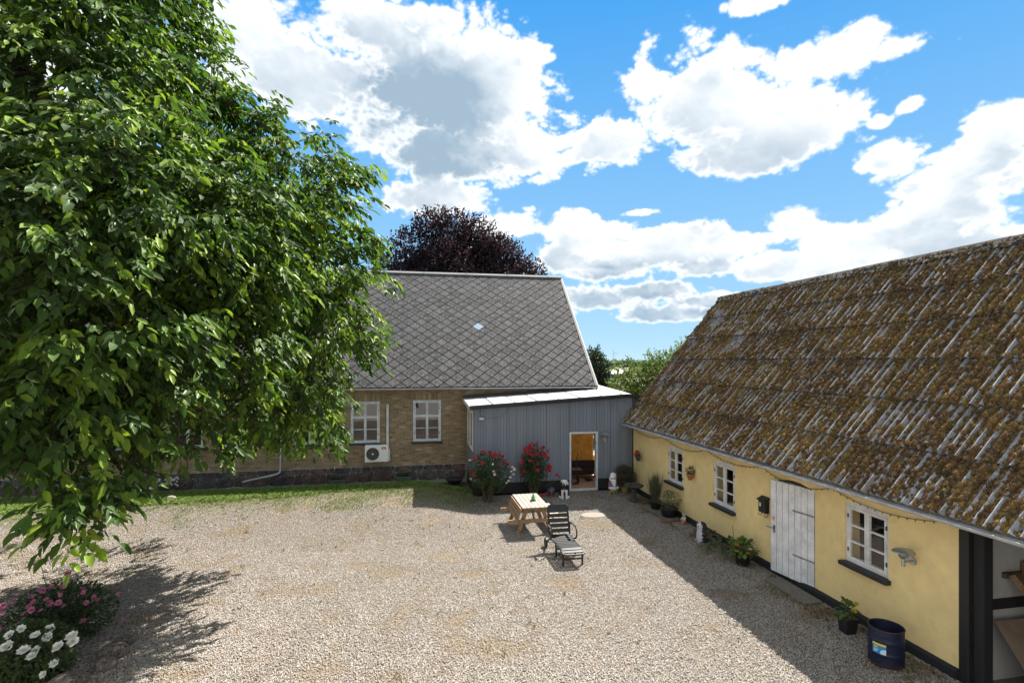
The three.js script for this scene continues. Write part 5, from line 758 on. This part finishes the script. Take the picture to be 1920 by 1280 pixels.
{ // bird bath
  const t = thing('bird_bath', 'grey stone bird bath beside the yellow wall', 'bird bath', [7.12, 0, -16.2]); const st = M([0.2, 0.19, 0.18], 0.9, { map: slateMap, bumpMap: slateMap, bumpScale: 0.008 });
  part('base', [lathe([[0.001, 0], [0.17, 0], [0.17, 0.04], [0.13, 0.06], [0.001, 0.07]], 24)], st, t); part('pedestal', [lathe([[0.1, 0.06], [0.07, 0.14], [0.06, 0.28], [0.075, 0.4], [0.11, 0.44]], 20)], st, t); part('basin', [lathe([[0.001, 0.43], [0.12, 0.43], [0.27, 0.5], [0.32, 0.54], [0.31, 0.555], [0.26, 0.53], [0.001, 0.49]], 32)], st, t);
  [[-0.1, -0.12, 0.07], [0.02, -0.16, 0.085], [0.16, -0.08, 0.1], [0.22, 0.06, 0.08]].forEach(([x, z, h], i) => { const b = thing('bird_figurine', ['dark bird figurine on the bird bath rim, leftmost of four', 'dark bird figurine on the bird bath, second from the left', 'tallest dark bird figurine on the bird bath rim', 'dark bird figurine nearest the yellow wall on the bird bath'][i], 'figurine', [7.12 + x, 0.51, -16.2 + z], i * 0.8, 'bird figurines on the bird bath'); part('body', blob([[0, 0.02, 0, 0, h * 0.55, 0, 0.036, 0.03], [0, h * 0.8, 0.02, 0, h * 0.85, 0.025, 0.022, 0.02], [0, h * 0.4, -0.03, 0, h * 0.3, -0.075, 0.018, 0.008]], 0.008, 0.015), M([[0.06, 0.06, 0.065], [0.09, 0.07, 0.06], [0.05, 0.055, 0.065], [0.07, 0.07, 0.07]][i], 0.6), b); part('beak', [new THREE.ConeGeometry(0.007, 0.02, 6).rotateX(Math.PI / 2).translate(0, h * 0.84, 0.052)], MAT.woodDark, b); });
}
{ // garden gnome
  const t = thing('garden_gnome', 'white-bearded garden gnome statue right of the doorway', 'statue', [6.85, 0, -17.35], 0.0);
  part('body', blob([[0, 0.12, 0, 0, 0.34, 0, 0.15, 0.13], [-0.13, 0.36, 0, -0.15, 0.22, 0.08, 0.05, 0.045], [0.13, 0.36, 0, 0.15, 0.22, 0.08, 0.05, 0.045], [-0.15, 0.22, 0.08, -0.02, 0.2, 0.16, 0.04, 0.035], [0.15, 0.22, 0.08, 0.02, 0.2, 0.16, 0.04, 0.035], [0, 0.46, 0, 0, 0.52, 0, 0.1, 0.1]], 0.014, 0.04, (x, y, z) => y > 0.44 ? [0.5, 0.28, 0.2] : Math.abs(x) > 0.14 && y > 0.26 ? [0.38, 0.03, 0.03] : z > 0.1 && y < 0.26 ? [0.6, 0.6, 0.62] : [0.1, 0.14, 0.2]), MAT.vcol, t);
  part('beard', blob([[0, 0.46, 0.085, 0, 0.3, 0.135, 0.07, 0.045], [-0.06, 0.46, 0.07, -0.03, 0.36, 0.11, 0.045, 0.04], [0.06, 0.46, 0.07, 0.03, 0.36, 0.11, 0.045, 0.04], [-0.04, 0.485, 0.105, 0.04, 0.485, 0.105, 0.022, 0.022]], 0.011, 0.025), M([0.76, 0.76, 0.74], 0.7), t);
  part('hat', blob([[0, 0.59, -0.01, 0, 0.63, -0.02, 0.11, 0.09], [0, 0.64, -0.02, 0.08, 0.65, 0, 0.08, 0.05], [-0.09, 0.57, 0.05, 0.09, 0.57, 0.05, 0.035, 0.035], [-0.1, 0.52, 0, -0.1, 0.47, 0.02, 0.04, 0.035], [0.1, 0.57, 0, 0.11, 0.5, 0.02, 0.04, 0.03]], 0.012, 0.025), M([0.74, 0.74, 0.75], 0.7), t);
  part('face', blob([[0, 0.515, 0.1, 0, 0.505, 0.115, 0.024, 0.022], [-0.045, 0.525, 0.085, -0.04, 0.52, 0.09, 0.022, 0.02], [0.045, 0.525, 0.085, 0.04, 0.52, 0.09, 0.022, 0.02]], 0.009, 0.01), M([0.58, 0.3, 0.24], 0.6), t);
  part('eyes', [-1, 1].map((s) => new THREE.SphereGeometry(0.012, 8, 6).translate(s * 0.032, 0.548, 0.094)), M([0.02, 0.02, 0.03], 0.3), t);
  part('flower_base', blob([[-0.1, 0.05, 0.03, 0.1, 0.05, 0.03, 0.075, 0.075], [-0.06, 0.1, 0.11, 0.06, 0.1, 0.11, 0.055, 0.055], [0, 0.14, 0.13, 0.05, 0.12, 0.13, 0.04, 0.04]], 0.012, 0.03, (x, y, z) => { const n = gn(x * 25, y * 25, z * 25); return n > 0.1 ? [0.5, 0.36, 0.06] : n > -0.1 ? [0.16, 0.2, 0.05] : [0.08, 0.1, 0.04]; }), MAT.vcol, t);
}
{ // dog statue
  const t = thing('dog_statue', 'sitting black and white dog statue left of the doorway', 'statue', [5.02, 0, -17.1], -0.15);
  const coat = (x, y, z) => { const n = gn(x * 9 + 3, y * 9, z * 9); if (y > 0.44) return (Math.abs(x - 0.06) < 0.035 && z > 0.05) || n < 0.06 ? [0.68, 0.68, 0.67] : [0.03, 0.03, 0.032]; if (z > 0.09 && y < 0.3) return [0.66, 0.67, 0.68]; if (y < 0.09) return [0.6, 0.6, 0.6]; return n > 0.2 ? [0.35, 0.24, 0.18] : [0.022, 0.02, 0.022]; };
  part('body', blob([[0, 0.14, -0.1, 0, 0.34, 0.04, 0.125, 0.095], [0, 0.34, 0.04, 0, 0.46, 0.06, 0.085, 0.07], [0, 0.54, 0.08, 0, 0.53, 0.1, 0.095, 0.085], [0, 0.5, 0.15, 0, 0.48, 0.2, 0.052, 0.04], [-0.065, 0.3, 0.08, -0.07, 0.04, 0.14, 0.05, 0.034], [0.065, 0.3, 0.08, 0.07, 0.04, 0.14, 0.05, 0.034], [-0.07, 0.03, 0.14, -0.07, 0.028, 0.19, 0.034, 0.028], [0.07, 0.03, 0.14, 0.07, 0.028, 0.19, 0.034, 0.028], [-0.12, 0.12, -0.08, -0.14, 0.05, 0.05, 0.075, 0.04], [0.12, 0.12, -0.08, 0.14, 0.05, 0.05, 0.075, 0.04], [-0.14, 0.035, 0.04, -0.14, 0.03, 0.1, 0.035, 0.03], [0.14, 0.035, 0.04, 0.14, 0.03, 0.1, 0.035, 0.03], [0, 0.06, -0.2, -0.15, 0.035, -0.24, 0.03, 0.02], [-0.09, 0.58, 0.06, -0.125, 0.47, 0.08, 0.032, 0.026], [0.09, 0.58, 0.06, 0.125, 0.47, 0.08, 0.032, 0.026]], 0.012, 0.03, coat), MAT.vcol, t);
  part('nose', [new THREE.SphereGeometry(0.02, 10, 8).translate(0, 0.495, 0.238)], M([0.015, 0.015, 0.015], 0.3), t); part('eyes', [-1, 1].map((s) => new THREE.SphereGeometry(0.014, 8, 6).translate(s * 0.04, 0.555, 0.172)), M([0.02, 0.015, 0.01], 0.2), t);
}
{ const t = thing('glazed_ball', 'dull blue-grey garden ball on the gravel beside the dog statue', 'garden ball', [4.66, 0, -17.45]); part('ball', [new THREE.SphereGeometry(0.15, 28, 20).translate(0, 0.16, 0)], M([0.07, 0.09, 0.12], 0.45, { map: white }), t); part('foot', [lathe([[0.07, 0], [0.06, 0.03], [0.05, 0.05]], 16)], MAT.potBlack, t); }
{ // owl statue
  const t = thing('owl_statue', 'grey and black owl statue with big yellow eyes by the wall', 'statue', [7.26, 0, -12.3], -1.75);
  const feathers = (x, y, z) => { const n = gn(x * 22, y * 22, z * 22); return z > 0.055 + 0.05 * n ? [0.5 + 0.12 * n, 0.49 + 0.12 * n, 0.54 + 0.12 * n] : [0.022, 0.023, 0.028]; };
  part('body', blob([[0, 0.12, 0, 0, 0.24, 0, 0.15, 0.14], [0, 0.38, 0.01, 0, 0.4, 0.01, 0.125, 0.115], [-0.13, 0.26, 0, -0.12, 0.08, -0.02, 0.05, 0.045], [0.13, 0.26, 0, 0.12, 0.08, -0.02, 0.05, 0.045], [-0.07, 0.03, 0.1, -0.07, 0.028, 0.15, 0.032, 0.025], [0.07, 0.03, 0.1, 0.07, 0.028, 0.15, 0.032, 0.025], [0, 0.02, -0.1, 0, 0.03, 0, 0.09, 0.1]], 0.012, 0.04, feathers), MAT.vcol, t);
  for (const s of [-1, 1]) { const e = sub('eye', t, [s * 0.052, 0.41, 0.112], s * 0.3); part('disc', [new THREE.CylinderGeometry(0.042, 0.046, 0.012, 24).rotateX(Math.PI / 2)], M([0.6, 0.6, 0.62], 0.5), e); part('iris', [new THREE.CylinderGeometry(0.028, 0.028, 0.01, 20).rotateX(Math.PI / 2).translate(0, 0, 0.006)], M([0.5, 0.52, 0.16], 0.3), e); part('pupil', [new THREE.CylinderGeometry(0.014, 0.014, 0.01, 16).rotateX(Math.PI / 2).translate(0, 0, 0.01)], M([0.01, 0.01, 0.01], 0.2), e); }
  part('beak', [new THREE.ConeGeometry(0.02, 0.06, 8).rotateX(2.4).translate(0, 0.365, 0.135)], M([0.3, 0.28, 0.26], 0.5), t);
}
{ const t = thing('pixie_figurine', 'small orange and white seated figurine near the black tub', 'figurine', [7.55, 0, -13.75], -1.2);
  part('body', blob([[0, 0.06, 0, 0, 0.17, 0, 0.065, 0.045], [0, 0.24, 0, 0, 0.26, 0, 0.045, 0.04], [-0.03, 0.05, 0.03, -0.05, 0.035, 0.12, 0.028, 0.022], [0.03, 0.05, 0.03, 0.05, 0.035, 0.12, 0.028, 0.022], [-0.05, 0.18, 0, -0.06, 0.1, 0.06, 0.02, 0.018], [0.05, 0.18, 0, 0.06, 0.1, 0.06, 0.02, 0.018]], 0.01, 0.015, (x, y) => y > 0.2 ? [0.5, 0.34, 0.26] : y > 0.12 ? [0.45, 0.42, 0.38] : [0.45, 0.17, 0.1]), MAT.vcol, t); part('hat', [new THREE.ConeGeometry(0.05, 0.13, 14).translate(0, 0.34, -0.005)], M([0.22, 0.22, 0.22], 0.7), t); part('brim', [new THREE.TorusGeometry(0.047, 0.012, 6, 18).rotateX(Math.PI / 2).translate(0, 0.28, 0)], M([0.5, 0.5, 0.48], 0.7), t); }
{ const o = new THREE.Mesh(merge([lathe([[0.001, 0], [0.13, 0], [0.17, 0.04], [0.18, 0.06], [0.165, 0.06], [0.12, 0.02], [0.001, 0.018]], 22)]), MAT.terracotta); o.name = numbered('clay_saucer'); o.position.set(7.14, 0.0, -14.0); scene.add(o); tag(o, 'flat terracotta saucer on the gravel before the black tub', 'saucer'); }

// ---------- picnic table ----------
{
  const t = thing('picnic_table', 'pale wooden picnic table with one bench folded up', 'picnic table', [3.22, 0, -14.3], 0.0);
  for (let k = 0; k < 6; k++) part('table_plank', rbox(0.112, 0.032, 1.46, -0.305 + k * 0.122, 0.72, 0, 0.006, 1), MAT.woodPale, t);
  for (const z of [-0.56, 0.56]) {
    part('leg', bar([-0.2, 0.7, z], [-0.46, 0.0, z], 0.042, 0.1), MAT.wood, t); part('leg', bar([0.2, 0.7, z], [0.46, 0.0, z], 0.042, 0.1), MAT.wood, t);
    part('cross_beam', rbox(1.46, 0.1, 0.042, 0, 0.35, z + (z > 0 ? 0.044 : -0.044), 0.006, 1), MAT.wood, t); part('top_batten', rbox(0.68, 0.07, 0.042, 0, 0.668, z + (z > 0 ? 0.044 : -0.044), 0.006, 1), MAT.wood, t);
  }
  for (let k = 0; k < 2; k++) part('bench_plank', rbox(0.118, 0.032, 1.46, 0.545 + k * 0.126, 0.416, 0, 0.006, 1), MAT.woodPale, t);
  for (let k = 0; k < 3; k++) { const m = part('folded_bench_plank', rbox(0.03, 0.105, 1.42, 0, 0, 0, 0.006, 1), MAT.wood, t); m.position.set(-0.405 - k * 0.036, 0.65 - k * 0.115, 0); m.rotation.z = -0.3; }
  for (const z of [-0.5, 0.5]) part('bench_batten', bar([-0.36, 0.69, z], [-0.49, 0.33, z], 0.04, 0.05), MAT.wood, t);
  part('brace', bar([0, 0.36, 0.5], [0, 0.68, 0.12], 0.042, 0.06), MAT.wood, t); part('brace', bar([0, 0.36, -0.5], [0, 0.68, -0.12], 0.042, 0.06), MAT.wood, t);
}
{ const t = thing('green_figurine', 'small bright green figurine on a dark dish on the table', 'figurine', [3.3, 0.737, -14.25]); part('dish', [lathe([[0.001, 0], [0.07, 0], [0.08, 0.025], [0.07, 0.025], [0.001, 0.012]], 18)], MAT.potBlack, t); part('body', blob([[0, 0.04, 0, 0, 0.09, 0, 0.042, 0.034], [0, 0.14, 0, 0, 0.155, 0.005, 0.032, 0.028], [0, 0.17, 0, 0.012, 0.215, 0, 0.016, 0.008], [-0.03, 0.1, 0, -0.06, 0.06, 0.02, 0.014, 0.012], [0.03, 0.1, 0, 0.06, 0.07, 0.02, 0.014, 0.012]], 0.008, 0.012), M([0.05, 0.36, 0.1], 0.35), t); }

// ---------- black lounger ----------
{
  const t = thing('sun_lounger', 'black slatted plastic lounger with raised back in the yard', 'sun lounger', [3.55, 0, -12.0], 0.0), m = MAT.plasticBlack;
  // seat from z = -0.45 (hip) to 0.68 (foot); gently curved
  const seatY = (z) => 0.37 - 0.035 * Math.sin((z + 0.45) / 1.13 * Math.PI) + (z > 0.5 ? -0.06 * (z - 0.5) / 0.18 : 0);
  for (let k = 0; k < 11; k++) { const z = -0.4 + k * 0.102, y = seatY(z); const s = part('seat_slat', rbox(0.46, 0.022, 0.082, 0, 0, 0, 0.008, 2), m, t); s.position.set(0, y, z); s.rotation.x = Math.atan2(seatY(z - 0.02) - seatY(z + 0.02), 0.04); }
  for (const s of [-1, 1]) { const pts = []; for (let k = 0; k <= 8; k++) { const z = -0.48 + k * 0.145; pts.push([s * 0.245, seatY(z) - 0.012, z]); } part('seat_rail', tube(pts, 0.022, 20, 8), m, t); }
  part('foot_edge', [tube([[-0.245, 0.3, 0.67], [-0.2, 0.29, 0.7], [0.2, 0.29, 0.7], [0.245, 0.3, 0.67]], 0.022, 14, 8)], m, t);
  const back = sub('backrest', t, [0, 0.37, -0.46]); back.rotation.x = -0.34;
  part('head_panel', [extrude(shapeOf([[-0.25, 0.52], [0.25, 0.52], [0.25, 0.66], [0.21, 0.7], [-0.21, 0.7], [-0.25, 0.66]]), 0.026, { bevelEnabled: true, bevelSize: 0.005, bevelThickness: 0.005, bevelSegments: 2 }).translate(0, 0, -0.013)], m, back);
  for (let k = 0; k < 4; k++) part('back_slat', rbox(0.48, 0.088, 0.024, 0, 0.09 + k * 0.118, 0, 0.008, 2), m, back);
  for (const s of [-1, 1]) part('back_rail', rbox(0.045, 0.66, 0.04, s * 0.25, 0.33, 0, 0.014, 2), m, back);
  for (const s of [-1, 1]) {
    part('armrest', [tube([[s * 0.28, 0.62, -0.55], [s * 0.31, 0.62, -0.4], [s * 0.32, 0.6, -0.2], [s * 0.32, 0.5, -0.1], [s * 0.3, 0.36, -0.14], [s * 0.26, 0.35, -0.2]], 0.02, 26, 8), rbox(0.06, 0.018, 0.36, s * 0.31, 0.632, -0.37, 0.008, 2)], m, t);
    part('leg', rbox(0.04, 0.33, 0.05, s * 0.225, 0.165, 0.6, 0.01, 1), m, t);
    part('leg', rbox(0.04, 0.36, 0.05, s * 0.235, 0.18, 0.05, 0.01, 1), m, t);
    part('rear_frame', [tube([[s * 0.26, 0.36, -0.3], [s * 0.27, 0.2, -0.55], [s * 0.27, 0.12, -0.66]], 0.022, 12, 8), tube([[s * 0.27, 0.62, -0.54], [s * 0.265, 0.45, -0.5], [s * 0.25, 0.36, -0.48]], 0.018, 10, 8)], m, t);
    const w = sub('wheel', t, [s * 0.3, 0.12, -0.66]); part('tyre', [new THREE.TorusGeometry(0.095, 0.025, 10, 28).rotateY(Math.PI / 2)], m, w); part('rim', [new THREE.CylinderGeometry(0.09, 0.09, 0.024, 24).rotateZ(Math.PI / 2)], M([0.02, 0.02, 0.022], 0.5), w);
  }
  part('axle', [new THREE.CylinderGeometry(0.012, 0.012, 0.62, 8).rotateZ(Math.PI / 2).translate(0, 0.12, -0.66)], m, t); part('crossbar', [box(0.44, 0.03, 0.03, 0, 0.16, 0.6), box(0.46, 0.03, 0.03, 0, 0.2, 0.05)], m, t);
}

// ---------- seen through the doorway ----------
{ const t = thing('dark_bench', 'dark upholstered bench inside the lean-to', 'bench', [6.5, 0.05, -19.76]); const d = M([0.016, 0.014, 0.016], 0.8); part('seat', rbox(1.4, 0.2, 0.42, 0, 0.25, 0.02, 0.04, 2), d, t); part('backrest', rbox(1.4, 0.3, 0.12, 0, 0.48, -0.18, 0.04, 2), d, t); for (const x of [-0.6, 0.6]) part('leg', box(0.06, 0.16, 0.36, x, 0.065, 0.02), MAT.woodDark, t); part('blanket', rbox(0.5, 0.03, 0.52, -0.3, 0.36, 0.02, 0.01, 1), M([0.25, 0.22, 0.24], 0.9), t); }
{ const t = thing('sack_trolley', 'thin metal sack trolley standing inside the doorway', 'trolley', [6.0, 0.05, -18.85]); part('frame', [tube([[-0.16, 0.1, 0], [-0.16, 0.7, -0.06], [-0.16, 1.05, -0.1]], 0.014, 12, 8), tube([[0.02, 0.1, 0], [0.02, 0.7, -0.06], [0.1, 1.12, -0.1]], 0.014, 12, 8), box(0.19, 0.02, 0.02, -0.07, 0.4, -0.03), box(0.19, 0.02, 0.02, -0.07, 0.75, -0.065)], MAT.blackTrim, t); part('toe_plate', [box(0.26, 0.012, 0.18, -0.07, 0.012, 0.1)], MAT.blackTrim, t); for (const x of [-0.21, 0.08]) part('wheel', [new THREE.TorusGeometry(0.085, 0.03, 8, 20).rotateY(Math.PI / 2).translate(x, 0.115, -0.03)], MAT.potBlack, t); part('axle', [new THREE.CylinderGeometry(0.01, 0.01, 0.3, 8).rotateZ(Math.PI / 2).translate(-0.065, 0.115, -0.03)], MAT.galv, t); }
{ const t = thing('shoes', 'pair of dark shoes on the lean-to floor', 'shoes', [6.6, 0.05, -19.15], 0.5); for (const x of [-0.07, 0.07]) part('shoe', blob([[x, 0.04, -0.09, x, 0.035, 0.1, 0.042, 0.036], [x, 0.07, -0.09, x, 0.08, -0.06, 0.035, 0.03]], 0.01, 0.02), M([0.025, 0.02, 0.02], 0.6), t); }

// ---------- in the open bay ----------
{ const o = new THREE.Mesh(merge([rbox(1.5, 1.15, 0.016, 0, 0, 0, 0.004, 1)]), M([0.24, 0.17, 0.12], 0.85, { map: white })); o.name = numbered('leaning_board'); o.rotation.set(-0.66, 0, 0); o.position.set(8.8, 0.49, -5.68); scene.add(o); tag(o, 'large brown hardboard sheet leaning in the open bay', 'board'); }
{ const o = new THREE.Mesh(bar([8.35, 1.58, -6.02], [8.62, 0.09, -4.9], 0.09, 0.09), MAT.wood); o.material = M([0.3, 0.18, 0.1], 0.85, { map: woodMap }); o.name = numbered('leaning_timber'); scene.add(o); tag(o, 'rough brown timber propped against the bay wall', 'timber'); }
{ const t = thing('timber_rack', 'wooden bracket with stub rails on the bay wall', 'rack', [8.62, 1.55, -6.14]); part('upright', [rbox(0.1, 0.34, 0.08, 0.05, 0, 0.06, 0.008, 1)], M([0.26, 0.13, 0.08], 0.85, { map: woodMap }), t); part('rail', [rbox(0.5, 0.08, 0.06, -0.06, -0.02, 0.02, 0.008, 1)], M([0.2, 0.12, 0.08], 0.85, { map: woodMap }), t); }

scene.traverse((o) => { if (o.isMesh) { o.castShadow = true; o.receiveShadow = true; } });
renderer.render(scene, camera);
